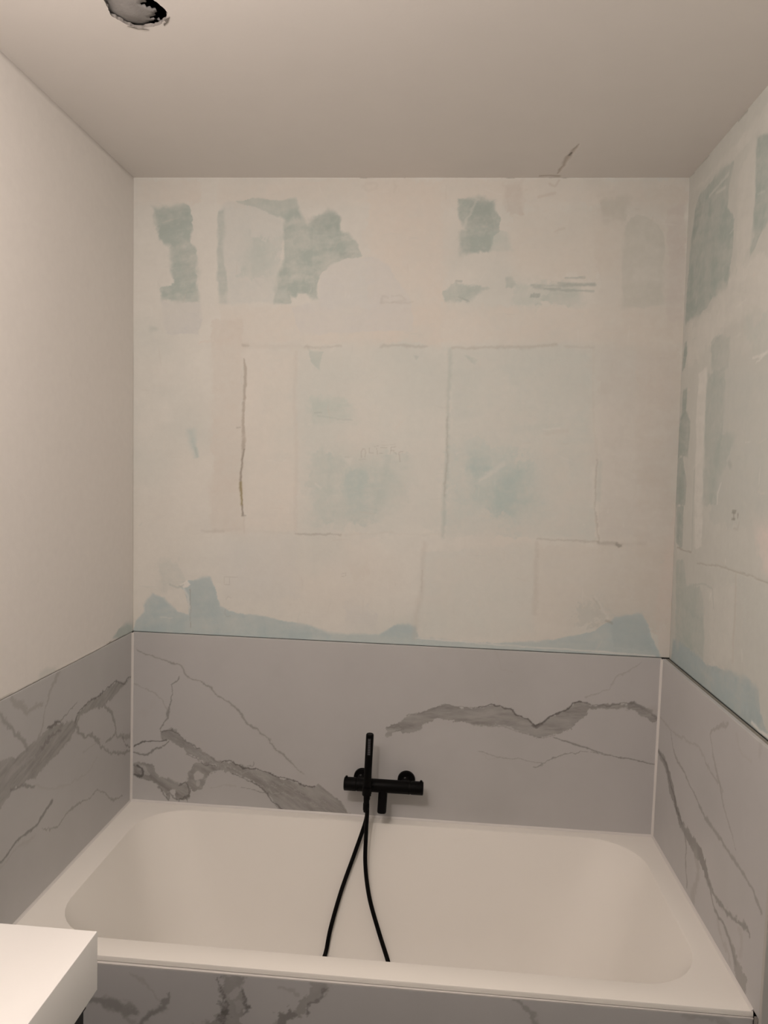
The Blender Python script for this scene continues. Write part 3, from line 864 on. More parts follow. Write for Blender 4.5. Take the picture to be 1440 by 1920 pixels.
# ---- back slab
S = marble(axis((.002, WID - .002, .0021)), axis((ZR + .002, HT, .0021)), lambda U, V: np.stack([U, np.full(U.shape, -TS), V], -1), (0, -1, 0), 20,
           (np.array([0, -TS, 0]), np.array([0, -1, 0.0])), sx)
A = zc(3, 220, 1170)
t1 = A([(240, 600), (300, 588), (330, 600), (400, 670), (465, 700), (530, 740), (590, 775), (650, 775), (740, 808), (830, 830), (900, 860), (970, 875), (1050, 910), (1110, 915), (1130, 900), (1200, 950), (1260, 1000), (1310, 1075)])
b1 = A([(245, 640), (290, 660), (350, 690), (390, 730), (450, 755), (490, 790), (560, 800), (600, 830), (650, 835), (720, 860), (790, 905), (840, 950), (870, 990), (920, 1045), (1140, 1065)])
band(S, t1, b1, -.55)
S.poly(A([(92, 780), (150, 778), (200, 800), (235, 858), (295, 868), (355, 900), (392, 880), (402, 830), (440, 785), (500, 775), (590, 800), (540, 835), (492, 870), (482, 925), (440, 945), (410, 930), (415, 962), (390, 990), (330, 985), (310, 930), (292, 945), (284, 992), (262, 960), (235, 915), (195, 888), (140, 876), (92, 850)]), VEIN * 1.12, .98, .003, .006, mottle=.25, streak=(-.5, .02, .3))
S.poly(A([(425, 845), (455, 832), (485, 845), (478, 870), (440, 880)]), MARB, .85, .002, .004)
S.poly(A([(445, 885), (462, 880), (465, 905), (448, 915)]), MARB, .6, .002, .003)
S.poly(A([(120, 795), (160, 800), (190, 850), (140, 850)]), MARB, .55, .006, .006)
S.poly(A([(300, 955), (315, 940), (328, 970), (322, 990), (302, 990)]), MARB, .8, .002, .003)
V1 = A([(112, 140), (165, 175), (235, 183), (300, 215), (360, 232), (400, 300), (450, 318), (520, 355), (580, 415), (650, 460), (700, 510), (735, 560), (790, 600), (850, 650), (880, 695), (950, 750), (1000, 800), (1045, 845)])
S.line(V1, [.002, .004, .003, .005, .004, .004, .003, .005, .005, .004, .007, .008, .004, .003, .005, .005, .003, .002], VEIN * 1.05, .85, soft=.75, rough=.005)
S.line(V1, .009, VEIN * 1.7, .28, soft=.9, rough=.005)
S.line(A([(350, 300), (335, 325), (305, 345), (310, 400), (297, 450), (285, 500), (272, 545), (240, 590)]), [.005, .004, .004, .003, .005, .010, .006, .006], VEIN, .8, rough=.005)
S.line(A([(90, 335), (150, 355), (210, 390), (250, 430), (280, 485)]), .004, VEIN * 1.5, .6, rough=.004)
S.line(A([(90, 690), (140, 660), (200, 660), (275, 657)]), [.005, .006, .004, .004], VEIND, .8, rough=.004)
S.line(A([(90, 725), (170, 735), (210, 705), (265, 685), (290, 665)]), [.004, .008, .006, .004, .004], VEIN * .9, .8, rough=.004)
S.line(A([(95, 845), (130, 862), (147, 845), (138, 815), (105, 795)]), [.006, .009, .006, .008, .006], VEIND, .8, rough=.005)
S.line(A([(250, 605), (300, 595), (345, 612), (400, 668), (465, 702)]), [.004, .006, .005, .006, .004], VEIND * 1.2, .6, rough=.006, broken=.3)
S.line(A([(585, 776), (650, 775), (700, 800), (740, 806), (830, 830), (900, 862), (970, 876), (1050, 910), (1110, 915)]), .0045, VEIND, .75, rough=.006, broken=.25)
S.line(A([(640, 838), (690, 858), (740, 880), (800, 915), (840, 950), (875, 1000), (925, 1043)]), [.003, .003, .004, .004, .005, .007, .006], VEIND * 1.1, .7, rough=.005, broken=.2)
S.line(A([(395, 735), (450, 757), (490, 795), (560, 802)]), .004, VEIND * 1.2, .6, rough=.007, broken=.3)
S.line(A([(350, 905), (392, 895), (412, 930), (408, 965), (345, 990)]), .006, VEIND * 1.1, .65, rough=.007, broken=.25)
S.line(A([(236, 915), (265, 955), (288, 990), (295, 940), (330, 985)]), .005, VEIND * 1.3, .6, rough=.006, broken=.2)
S.line(A([(700, 922), (760, 930), (800, 948), (850, 945)]), .003, VEIN, .7, rough=.003)
S.line(A([(520, 920), (600, 907), (670, 915)]), .004, VEIN * 1.7, .5, soft=.9)
S.line(A([(730, 795), (765, 800), (770, 775)]), .003, VEIN, .6)
for pts in ([(600, 850), (700, 860), (900, 950), (1050, 1000), (1200, 1050)], [(900, 900), (1050, 960), (1180, 1010)], [(480, 740), (600, 800), (760, 840), (900, 920)]):
    S.line(A(pts), .003, MARB * .95, .4, rough=.01, broken=.5)
S.poly(A([(130, 500), (200, 440), (215, 470), (150, 520)]), VEIN * 1.8, .25, .012, .01)
Bz = zc(2.4828, 680, 1190)
t3 = Bz([(110, 428), (160, 413), (205, 375), (270, 365), (340, 340), (385, 323), (430, 335), (490, 340), (540, 338), (600, 328), (650, 335), (700, 348), (715, 375), (770, 395), (800, 428), (840, 410), (870, 380), (950, 350), (980, 320), (1020, 310), (1060, 328), (1150, 328), (1200, 322), (1260, 318), (1300, 345), (1340, 365), (1375, 392)])
b3 = Bz([(110, 468), (130, 470), (150, 450), (190, 460), (240, 455), (290, 415), (350, 392), (410, 400), (490, 415), (580, 422), (660, 425), (710, 450), (760, 465), (830, 478), (900, 465), (970, 440), (1000, 410), (1040, 380), (1060, 350), (1130, 340), (1200, 340), (1260, 350), (1310, 380), (1375, 418)])
band(S, t3, b3, .05, VEIN * 1.2, .95, mott=.12)
S.line(t3[2:9], .003, VEIN, .55, rough=.004, broken=.3)
S.line(t3[8:20], .0045, VEIND * 1.1, .8, rough=.004, broken=.15)
S.line(t3[19:], [.004, .004, .004, .005, .008, .010, .010, .010], VEIN * .85, .75, rough=.005)
S.line(Bz([(790, 425), (805, 432), (835, 415)]), .008, VEIND * 1.2, .7)
S.line(b3[9:15], .003, VEIN * 1.1, .5, rough=.004, broken=.3)
S.line(Bz([(115, 432), (170, 420), (200, 435), (150, 445)]), .004, VEIN, .6, rough=.005)
S.line(Bz([(890, 475), (980, 510), (1080, 540), (1170, 568), (1260, 580), (1365, 606)]), [.003, .005, .005, .004, .004, .004], VEIN, .85, rough=.003)
S.line(Bz([(540, 540), (600, 565), (650, 578), (720, 578), (780, 590), (835, 598)]), .003, VEIN * 1.2, .6, rough=.004, broken=.35)
S.line(Bz([(795, 620), (850, 600), (890, 575), (940, 558), (1010, 550), (1090, 548), (1160, 570)]), [.003, .004, .004, .003, .0025, .0025, .002], VEIN, .7, rough=.005, broken=.15)
S.line(Bz([(1040, 290), (1110, 270), (1150, 250), (1175, 200), (1250, 165), (1300, 130)]), .004, VEIN * 1.5, .5, rough=.005, broken=.3)
S.line(Bz([(620, 80), (645, 160), (700, 175)]), .005, VEIN * 1.8, .35, rough=.005, soft=.9)
S.line(Bz([(600, 200), (620, 290), (635, 330)]), .005, VEIN * 1.9, .3, rough=.005, soft=.9)
S.line(Bz([(560, 560), (580, 590), (650, 570)]), .004, VEIN * 1.8, .3, rough=.005, soft=.9)
S.poly(Bz([(1320, 350), (1360, 335), (1375, 380), (1340, 370)]), VEIN * 1.8, .4, .008, .006)
S.build('marble_slab', M_MARBLE, TS, wall_back)

# ---- left slab
S = marble(axis((-1.02, -TS - .002, .0024)), axis((ZR - .10, HT, .0024)), lambda U, V: np.stack([np.zeros(U.shape), U, V], -1), (1, 0, 0), 40,
           (np.array([0, 0, 0]), np.array([1.0, 0, 0])), sy)
A = zc(3, 0, 1120)
t1 = A([(742, 435), (700, 478), (650, 478), (620, 500), (550, 560), (500, 580), (440, 650), (420, 690), (340, 700), (280, 730), (220, 780), (160, 840), (110, 890), (0, 930), (-160, 1010)])
b1 = A([(742, 445), (690, 505), (640, 562), (590, 607), (500, 642), (450, 672), (425, 740), (390, 800), (330, 870), (270, 930), (200, 1010), (150, 1030), (70, 1090), (0, 1190), (-160, 1400)])
band(S, t1, b1, .30, VEIN * 1.15, .9)
S.line(A([(742, 436), (700, 480), (650, 480), (620, 500), (550, 560), (500, 582), (440, 652), (425, 700)]), .005, VEIND * 1.1, .7, rough=.006, broken=.2)
S.line(A([(590, 607), (630, 660), (650, 740), (640, 785), (600, 810)]), [.008, .009, .010, .012, .006], VEIN * 1.1, .75, rough=.006)
S.line(A([(425, 720), (440, 760), (475, 792), (520, 772), (545, 800), (570, 840), (620, 870), (700, 870), (742, 850)]), [.008, .012, .010, .010, .012, .008, .008, .010, .008], VEIN * 1.1, .75, rough=.008)
S.line(A([(650, 765), (690, 785), (742, 785)]), [.012, .016, .016], VEIN * 1.25, .75, rough=.008)
S.line(A([(690, 790), (710, 830), (742, 840)]), .006, VEIND * 1.3, .6, rough=.006)
S.line(A([(435, 590), (390, 640), (340, 692), (280, 728)]), [.003, .004, .006, .008], VEIN * .9, .7, rough=.005)
S.line(A([(270, 735), (310, 720), (345, 695)]), .008, VEIND * 1.2, .7, rough=.006, broken=.2)
S.line(A([(330, 420), (300, 480), (270, 550), (250, 640), (240, 740), (220, 790)]), [.012, .010, .009, .006, .007, .010], VEIN * 1.4, .6, rough=.006)
S.line(A([(60, 570), (100, 600), (160, 640), (200, 615), (240, 600)]), [.012, .018, .018, .014, .008], VEIN * 1.45, .65, rough=.008, broken=.2)
S.line(A([(-40, 610), (0, 655), (60, 740), (120, 790), (155, 850)]), [.010, .012, .009, .009, .010], VEIN * 1.2, .7, rough=.006)
S.line(A([(200, 890), (240, 850), (300, 770), (350, 740)]), .010, VEIND * 1.5, .5, rough=.01, broken=.4)
S.line(A([(60, 960), (150, 930), (230, 860)]), .012, MARB * .9, .35, rough=.012, broken=.5)
S.line(A([(-60, 1570), (0, 1500), (70, 1400), (150, 1330), (200, 1290), (240, 1220), (290, 1150)]), [.010, .010, .008, .007, .009, .010, .010], VEIN * .85, .8, rough=.006)
S.line(A([(0, 1535), (80, 1425), (190, 1345)]), .006, VEIN * 1.7, .4, rough=.006, soft=.9)
S.line(A([(235, 1305), (320, 1295), (370, 1230), (430, 1162), (500, 1130), (550, 1080), (600, 1110), (640, 1140), (692, 1118)]), [.003, .005, .006, .008, .004, .004, .005, .008, .004], VEIN * 1.1, .7, rough=.006, broken=.15)
S.line(A([(60, 1075), (110, 1062), (190, 1058)]), .006, VEIN * .9, .7, rough=.005)
S.line(A([(190, 1060), (290, 1080), (400, 1050), (500, 980), (545, 900)]), .006, VEIN * 1.7, .4, rough=.006, soft=.9)
S.line(A([(470, 870), (530, 830), (560, 800)]), .004, VEIN * 1.5, .4, rough=.005)
S.build('marble_slab', M_MARBLE, TS, wall_left)

# ---- right slab
S = marble(axis((-.822, -TS - .002, .0024)), axis((ZR + .002, HT, .0024)), lambda U, V: np.stack([np.full(U.shape, WID), U, V], -1), (-1, 0, 0), 60,
           (np.array([WID, 0, 0]), np.array([-1.0, 0, 0])), sy)
A = zc(2.743, 1200, 1220)
S.poly(A([(92, 508), (120, 540), (145, 590), (172, 690), (192, 790), (222, 890), (270, 950), (310, 1000), (330, 1060), (348, 1130), (355, 1210), (340, 1190), (318, 1110), (290, 1060), (262, 1010), (235, 965), (205, 900), (178, 820), (155, 730), (130, 600), (95, 530)]), VEIN * 1.05, .85, .003, .006, mottle=.2)
S.line(A([(95, 512), (135, 580), (160, 690), (185, 800), (215, 890)]), .008, VEIND * 1.3, .6, rough=.006, broken=.3)
S.line(A([(348, 1180), (400, 1280), (460, 1360), (500, 1390), (540, 1420), (570, 1485)]), [.014, .010, .014, .010, .016, .006], VEIN, .8, rough=.008)
S.line(A([(355, 1205), (375, 1300), (400, 1370), (440, 1440), (470, 1520), (490, 1600)]), [.012, .012, .010, .012, .014, .020], VEIN, .8, rough=.006)
S.poly(A([(455, 1480), (480, 1530), (500, 1590), (545, 1680), (540, 1760), (520, 1760), (482, 1650), (475, 1560)]), VEIN * 1.2, .75, .004, .008)
S.line(A([(400, 1400), (420, 1480), (440, 1520), (465, 1620)]), .012, VEIN * 1.6, .5, rough=.008, soft=.9)
S.line(A([(515, 1450), (525, 1520), (515, 1560)]), .020, VEIN * 1.7, .45, rough=.008, soft=.9)
S.line(A([(230, 950), (236, 1000), (235, 1090), (242, 1220)]), [.012, .008, .010, .010], VEIN * 1.1, .7, rough=.006)
S.line(A([(285, 1040), (300, 1120), (290, 1200), (268, 1280)]), [.018, .022, .022, .030], VEIN * 1.5, .55, rough=.01, soft=.85)
S.line(A([(60, 320), (110, 345), (150, 400), (200, 435), (260, 475), (300, 490), (330, 550), (350, 610)]), .008, VEIN * 1.5, .5, rough=.006, broken=.2)
S.line(A([(160, 420), (175, 530), (240, 650), (300, 780), (330, 845), (360, 890), (440, 1010), (520, 1130), (570, 1210), (625, 1340)]), [.004, .008, .008, .007, .010, .012, .010, .010, .009, .010], VEIN * 1.15, .7, rough=.005)
S.line(A([(455, 372), (440, 382), (395, 385), (360, 430), (370, 500), (380, 560), (410, 690), (430, 800), (470, 940), (490, 1020)]), [.006, .014, .006, .008, .005, .007, .010, .006, .006, .004], VEIN * 1.3, .6, rough=.005)
S.line(A([(340, 580), (400, 670), (425, 730)]), .008, VEIN * 1.3, .5, rough=.006)
S.line(A([(500, 430), (505, 500), (530, 545), (570, 560)]), .010, VEIN * 1.8, .4, rough=.006, soft=.9)
S.line(A([(618, 475), (612, 535)]), .016, VEIN * 1.6, .4, rough=.006, soft=.9)
S.build('marble_slab', M_MARBLE, TS, wall_right)
# adhesive and board stop behind the right slab
from_bm('adhesive_bed', box_bm((WID + TS, -.818, ZR + .004), (XRB - .003, -.004, HT - .0015)), mat_plain('tile_adhesive', (.26, .25, .22), .95, .1, 0, .25, 90, .4, 150), wall_right)
from_bm('filler_strip', box_bm((WID + .0012, -.812, 0), (XRB - .003, -.796, ZR - .010)), M_GYPS, wall_right)
from_bm('edge_trim', box_bm((WID - .0015, -.834, ZR - .008), (XRB + .001, -.8225, HT), .0015, 2), M_TRIM, wall_right)

# ---- silicone joints in the corners
def bead(name, a, b, d1, d2, r, parent):
    """quarter-fillet bead along a->b filling the corner whose faces point to d1 and d2"""
    a, b, d1, d2 = map(Vector, (a, b, d1, d2))
    bm = bmesh.new()
    prof = [Vector((0, 0, 0)), d1 * r, (d1 + d2) * r * .42, d2 * r]
    n = 24
    rings = []
    for i in range(n + 1):
        p = a.lerp(b, i / n)
        k = 1 + random.uniform(-.10, .10)
        rings.append([bm.verts.new(p + q * k) for q in prof])
    for i in range(n):
        for k in range(4):
            bm.faces.new((rings[i][k], rings[i][(k + 1) % 4], rings[i + 1][(k + 1) % 4], rings[i + 1][k]))
    bm.faces.new(rings[0]); bm.faces.new(rings[-1])
    return from_bm(name, bm, M_SEAL, parent)


bead('sealant_bead', (0, -TS, ZR + .002), (0, -TS, HT - .002), (1, 0, 0), (0, -1, 0), .0062, wall_back)
bead('sealant_bead', (WID, -TS, ZR + .002), (WID, -TS, HT - .002), (-1, 0, 0), (0, -1, 0), .0062, wall_back)

# ------------------------------------------------------------------ the bath
bath = tag(empty('bathtub', (.9, -.4, 0)), 'cream built-in bathtub with a rounded rectangular basin and flat rim', 'bathtub')
NO = 160


def outline(cx, cy, hx, hy, ex, n=NO):
    """rounded rectangle as a superellipse, point k at a fixed angle-like parameter"""
    out = []
    for k in range(n):
        t = 2 * math.pi * k / n
        c, s_ = math.cos(t), math.sin(t)
        out.append((cx + hx * math.copysign(abs(c) ** (2 / ex), c), cy + hy * math.copysign(abs(s_) ** (2 / ex), s_)))
    return out


def rrect(x0, x1, y0, y1, r, n=NO):
    """rounded rectangle with corner radius r, evenly spread points, starting mid right"""
    per = []
    def arc(cx, cy, a0):
        for k in range(19):
            a = a0 + math.pi / 2 * k / 18
            per.append((cx + r * math.cos(a), cy + r * math.sin(a)))
    per.append((x1, (y0 + y1) / 2))
    arc(x1 - r, y1 - r, 0); 
    per.append(((x0 + x1) / 2, y1)); arc(x0 + r, y1 - r, math.pi / 2)
    per.append((x0, (y0 + y1) / 2)); arc(x0 + r, y0 + r, math.pi)
    per.append(((x0 + x1) / 2, y0)); arc(x1 - r, y0 + r, 1.5 * math.pi)
    per.append(per[0])
    # resample
    P = np.array(per); d = np.r_[0, np.cumsum(np.hypot(*np.diff(P, axis=0).T))]
    s_ = np.linspace(0, d[-1], n + 1)[:-1]
    return list(zip(np.interp(s_, d, P[:, 0]), np.interp(s_, d, P[:, 1])))


OX0, OX1, OY0, OY1 = .085, 1.731, -.7285, -.049
op = rrect(OX0, OX1, OY0, OY1, .155)
# rim: flat ring from opening to outer rectangle, rounded front edge
bm = bmesh.new()
lip = .005
ringA = [bm.verts.new((x, y, ZR - lip)) for x, y in op]
cxm, cym = (OX0 + OX1) / 2, (OY0 + OY1) / 2
op2 = rrect(OX0 - .0015, OX1 + .0015, OY0 - .0015, OY1 + .0015, .1565)
op3 = rrect(OX0 - .006, OX1 + .006, OY0 - .006, OY1 + .006, .161)
ringB = [bm.verts.new((x, y, ZR - .0015)) for x, y in op2]
ringC = [bm.verts.new((x, y, ZR)) for x, y in op3]
RX0, RX1, RY0, RY1 = .0005, WID - .0005, -DEP, -TS - .0005


def to_rect(x, y, x0, x1, y0, y1):
    c = (cxm, cym); dx, dy = x - c[0], y - c[1]
    f = 1e9
    if dx > 0: f = min(f, (x1 - c[0]) / dx)
    if dx < 0: f = min(f, (x0 - c[0]) / dx)
    if dy > 0: f = min(f, (y1 - c[1]) / dy)
    if dy < 0: f = min(f, (y0 - c[1]) / dy)
    return (c[0] + dx * f, c[1] + dy * f)


e = .004
outs = [to_rect(x, y, RX0, RX1, RY0 + e, RY1) for x, y in op3]
corners = [(RX1, RY1), (RX0, RY1), (RX0, RY0 + e), (RX1, RY0 + e)]
for c in corners:                                          # snap nearest points to the corners
    k = min(range(NO), key=lambda i: (outs[i][0] - c[0]) ** 2 + (outs[i][1] - c[1]) ** 2)
    outs[k] = c
ringD = [bm.verts.new((x, y, ZR)) for x, y in outs]
ringE = [bm.verts.new((x, y - (e * .7 if y < RY0 + e + 1e-6 else 0), ZR - e * .3)) for x, y in outs]
ringF = [bm.verts.new((x, y - (e if y < RY0 + e + 1e-6 else 0), ZR - e)) for x, y in outs]
ringG = [bm.verts.new((x, y - (e if y < RY0 + e + 1e-6 else 0), ZR - .0125)) for x, y in outs]
ringH = [bm.verts.new((x, y + (.02 if y < RY0 + e + 1e-6 else 0), ZR - .0125)) for x, y in outs]
for a_, b_ in ((ringA, ringB), (ringB, ringC), (ringC, ringD), (ringD, ringE), (ringE, ringF), (ringF, ringG), (ringG, ringH)):
    for k in range(NO):
        bm.faces.new((a_[k], a_[(k + 1) % NO], b_[(k + 1) % NO], b_[k]))
o = from_bm('rim', bm, M_ACRYL, bath, True)
o.data.set_sharp_from_angle(angle=math.radians(35))
# basin: loft from the opening to the floor of the bath
bm = bmesh.new()
prof = [(0.0, 0.0), (.03, .035), (.12, .16), (.30, .42), (.52, .66), (.70, .83), (.82, .925), (.90, .968), (.95, .987), (1.0, 1.0)]
DEPTH = .43
bx = (.36, 1.46, -.54, -.345, .09)
rings = []
for t, zz in prof:
    k = t
    # walls run down nearly straight, then sweep into the floor
    hz = zz
    if hz < .83: k = hz / .83 * .55
    else: k = .55 + (t - .70) / .30 * .45
    x0 = OX0 + (bx[0] - OX0) * k; x1 = OX1 + (bx[1] - OX1) * k
    y0 = OY0 + (bx[2] - OY0) * k; y1 = OY1 + (bx[3] - OY1) * k
    r = min(.155 + .10 * k, (y1 - y0) / 2 * .97)
    z = ZR - lip - (DEPTH - lip) * hz
    rings.append([bm.verts.new((x, y, z)) for x, y in rrect(x0, x1, y0, y1, r)])
for i in range(len(rings) - 1):
    for k in range(NO):
        bm.faces.new((rings[i][k], rings[i][(k + 1) % NO], rings[i + 1][(k + 1) % NO], rings[i + 1][k]))
bm.faces.new(rings[-1])
from_bm('basin', bm, M_ACRYL, bath, True)
# drain
dr = from_bm('drain_cover', lathe_bm((.9, -.38, ZR - DEPTH - .002), (.9, -.38, ZR - DEPTH + .006), [(0, .036), (.6, .036), (.9, .034), (1, .030)], 36), M_CHROME, bath, True)
# sealant along the slabs
bead('sealant_bead', (0, -TS, ZR), (WID, -TS, ZR), (0, -1, 0), (0, 0, 1), .0062, bath)
bead('sealant_bead', (0, -TS, ZR), (0, -DEP, ZR), (1, 0, 0), (0, 0, 1), .0055, bath)
bead('sealant_bead', (WID, -TS, ZR), (WID, -DEP + .002, ZR), (-1, 0, 0), (0, 0, 1), .0055, bath)
# feet
for x in (.35, 1.45):
    from_bm('foot', lathe_bm((x, -.4, 0), (x, -.4, ZR - DEPTH - .004), [(0, .03), (.1, .03), (.1, .012), (1, .012)], 16), M_TRIM, bath)

# ------------------------------------------------------------------ panel closing the bath
XF0, XF1 = .002, WID - .0005


def yf(U): return -.8020 + .005 * (U / WID)      # stands a few millimetres proud, less so to the right


PT = ZR - .0172
S = marble(axis((XF0, XF1, .003)), axis((.004, .28, .03), (.28, PT, .003)), lambda U, V: np.stack([U, yf(U), V], -1), (0, -1, 0), 80,
           (np.array([0, -.797, 0]), np.array([0, -1, 0.0])), sx)
A = zc(2.618, 150, 1780)
S.line(A([(-100, 200), (0, 235), (75, 245), (130, 255), (200, 285), (285, 300)]), [.010, .014, .022, .026, .022, .014], VEIN * 1.1, .8, rough=.008)
S.line(A([(215, 295), (245, 340), (255, 350)]), .016, VEIN * 1.4, .6, rough=.008)
S.line(A([(442, 192), (402, 262), (395, 285), (330, 335), (280, 380), (200, 460)]), [.004, .010, .022, .010, .012, .016], VEIN, .8, rough=.008)
S.line(A([(250, 100), (275, 125), (330, 170), (395, 240)]), [.006, .012, .006, .006], VEIN * 1.5, .5, rough=.006)
S.poly(A([(690, 118), (822, 118), (800, 180), (815, 255), (842, 285), (800, 312), (790, 340), (810, 400), (760, 520), (540, 520), (560, 370), (640, 330), (692, 308), (715, 270), (680, 200)]), VEIN * 1.25, .8, .004, .010, mottle=.45)
S.poly(A([(720, 215), (760, 180), (795, 185), (770, 240), (735, 252)]), MARB * .95, .85, .003, .006)
S.poly(A([(755, 250), (800, 250), (815, 285), (770, 300)]), MARB * .9, .5, .006, .008)
S.line(A([(690, 130), (720, 260), (720, 300), (690, 330)]), .008, VEIND * 1.2, .6, rough=.012, broken=.3)
S.line(A([(800, 190), (815, 260), (840, 288), (800, 310)]), .008, VEIND * 1.2, .6, rough=.010, broken=.3)
S.line(A([(690, 250), (720, 320), (700, 367), (680, 450)]), .010, VEIND * 1.2, .6, rough=.012, broken=.3)
S.poly(A([(1212, 160), (1225, 190), (1130, 268), (1120, 330), (1030, 350), (1000, 460), (900, 520), (960, 380), (972, 320), (1050, 280), (1110, 220), (1150, 165)]), VEIN * 1.35, .72, .006, .012, mottle=.6)
S.line(A([(1215, 178), (1130, 268), (1125, 330)]), .008, VEIND * 1.3, .5, rough=.010, broken=.4)
S.line(A([(985, 185), (1040, 190), (1075, 215)]), .008, VEIN * 1.4, .5, rough=.008)
S.poly(A([(975, 320), (1050, 285), (1090, 330), (1010, 360), (970, 367)]), VEIN * .9, .6, .008, .010, mottle=.4)
S.line([(940, 1862), (970, 1878), (998, 1898), (1006, 1920), (1020, 1980)], [.004, .006, .008, .010, .010], VEIN * 1.2, .7, rough=.006)
S.line([(1290, 1910), (1340, 1905), (1370, 1925)], .016, VEIN * 1.4, .5, rough=.010)
panel = tag(S.build('front_panel', M_MARBLE, TS, bath), 'grey marble-look slab closing the front')
bm = bmesh.new()
pts = [(XF0, 0), (XF1, 0)]
a0, a1 = yf(XF0), yf(XF1)
vb = [bm.verts.new(p) for p in [(XF0, a0 - .0006, PT), (XF1, a1 - .0006, PT), (XF1, a1 + .010, PT), (XF0, a0 + .010, PT)]]
vt = [bm.verts.new(v.co + Vector((0, 0, .0028))) for v in vb]
bm.faces.new(vb); bm.faces.new(vt)
for k in range(4): bm.faces.new((vb[k], vb[(k + 1) % 4], vt[(k + 1) % 4], vt[k]))
from_bm('edge_trim', bm, M_SEAL, panel)

# ------------------------------------------------------------------ bath mixer
YW = -TS
YA = YW - .065                               # axis of the bar
ZA = .1415 + ZR
mixer = tag(empty('bath_mixer', (.897, YW, ZA)), 'matt black thermostatic bar mixer tap on the marble wall above the bathtub', 'mixer tap')
BR = .0215
x0, x1 = .7655, 1.0310
from_bm('body', lathe_bm((x0 + .049, YA, ZA), (x1 - .049, YA, ZA), capped(.166, BR, .0004), 48), M_BLACK, mixer, True).data.set_sharp_from_angle(angle=.6)
for nm, a, b in (('flow_handle', x0, x0 + .0505), ('temperature_handle', x1, x1 - .0505)):
    L = .0505
    h = from_bm(nm, lathe_bm((a, YA, ZA), (b, YA, ZA), [(0, BR - .003), (.02, BR - .0006), (.05, BR + .0004), (.80, BR + .0004), (.83, BR - .001), (.87, BR - .001), (.88, BR + .0002), (1, BR + .0002)], 48), M_BLACK, mixer, True)
    h.data.set_sharp_from_angle(angle=.6)
    s_ = 1 if b > a else -1
    k = from_bm('stop_button', lathe_bm((a + s_ * .008, YA, ZA + BR - .002), (a + s_ * .008, YA, ZA + BR + .0055), [(0, .0042), (.85, .0042), (1, .0030)], 16), M_BLACK, h, True)
    k.data.set_sharp_from_angle(angle=.6)
for xr in (.8211, .9714):
    r = from_bm('wall_rosette', lathe_bm((xr, YW, ZA), (xr, YW - .012, ZA), [(0, .0300), (.75, .0300), (.95, .0290), (1, .0275)], 56), M_BLACK, mixer, True)
    r.data.set_sharp_from_angle(angle=.6)
    from_bm('union', lathe_bm((xr, YW - .010, ZA), (xr, YA + .010, ZA), [(0, .0165), (.9, .0165), (1, .0150)], 32), M_BLACK, mixer, True).data.set_sharp_from_angle(angle=.6)
    from_bm('grub_screw', lathe_bm((xr - .004, YW - .030, ZA + .0155), (xr - .004, YW - .030, ZA + .0185), [(0, .0035), (1, .0030)], 12), M_STEEL, mixer)
# spout, leaning forward
sp0 = Vector((.8975, YA - .004, ZA - .010)); sd = Vector((-.02, -.32, -1)).normalized()
spt = from_bm('spout', lathe_bm(sp0, sp0 + sd * .074, [(0, .0150), (.1, .0150), (.93, .0150), (.98, .0142), (1, .0128)], 40), M_BLACK, mixer, True)
spt.data.set_sharp_from_angle(angle=.6)
from_bm('aerator', lathe_bm(sp0 + sd * .0735, sp0 + sd * .0752, [(0, .0115), (1, .0110)], 32), M_STEEL, spt)
# holder for the hand shower on the front of the bar, hose outlet below
XH = .8475
hol = from_bm('shower_holder', lathe_bm((XH, YA - BR + .004, ZA + .002), (XH, YA - BR - .012, ZA + .002), [(0, .0120), (1, .0120)], 24), M_BLACK, mixer, True)
YWD = YA - BR - .020                         # axis of the hand shower
bm = bmesh.new()
for k in range(20):                          # open ring round the wand
    pass
n = 40
rr = []
for k in range(n + 1):
    a = math.radians(-60) + math.radians(300) * k / n + math.pi / 2
    c, s_ = math.cos(a), math.sin(a)
    rr.append([bm.verts.new((XH + c * q, YWD + s_ * q, ZA + zz)) for q, zz in ((.0131, -.014), (.0162, -.014), (.0162, .012), (.0131, .012))])
for k in range(n):
    for j in range(4):
        bm.faces.new((rr[k][j], rr[k][(j + 1) % 4], rr[k + 1][(j + 1) % 4], rr[k + 1][j]))
bm.faces.new(rr[0]); bm.faces.new(rr[-1])
from_bm('clip_ring', bm, M_BLACK, hol)
from_bm('hose_outlet', lathe_bm((.8440, YA + .004, ZA - BR + .003), (.8440, YA + .004, ZA - BR - .018), [(0, .0105), (.6, .0105), (.65, .0090), (1, .0090)], 28), M_BLACK, mixer, True).data.set_sharp_from_angle(angle=.6)

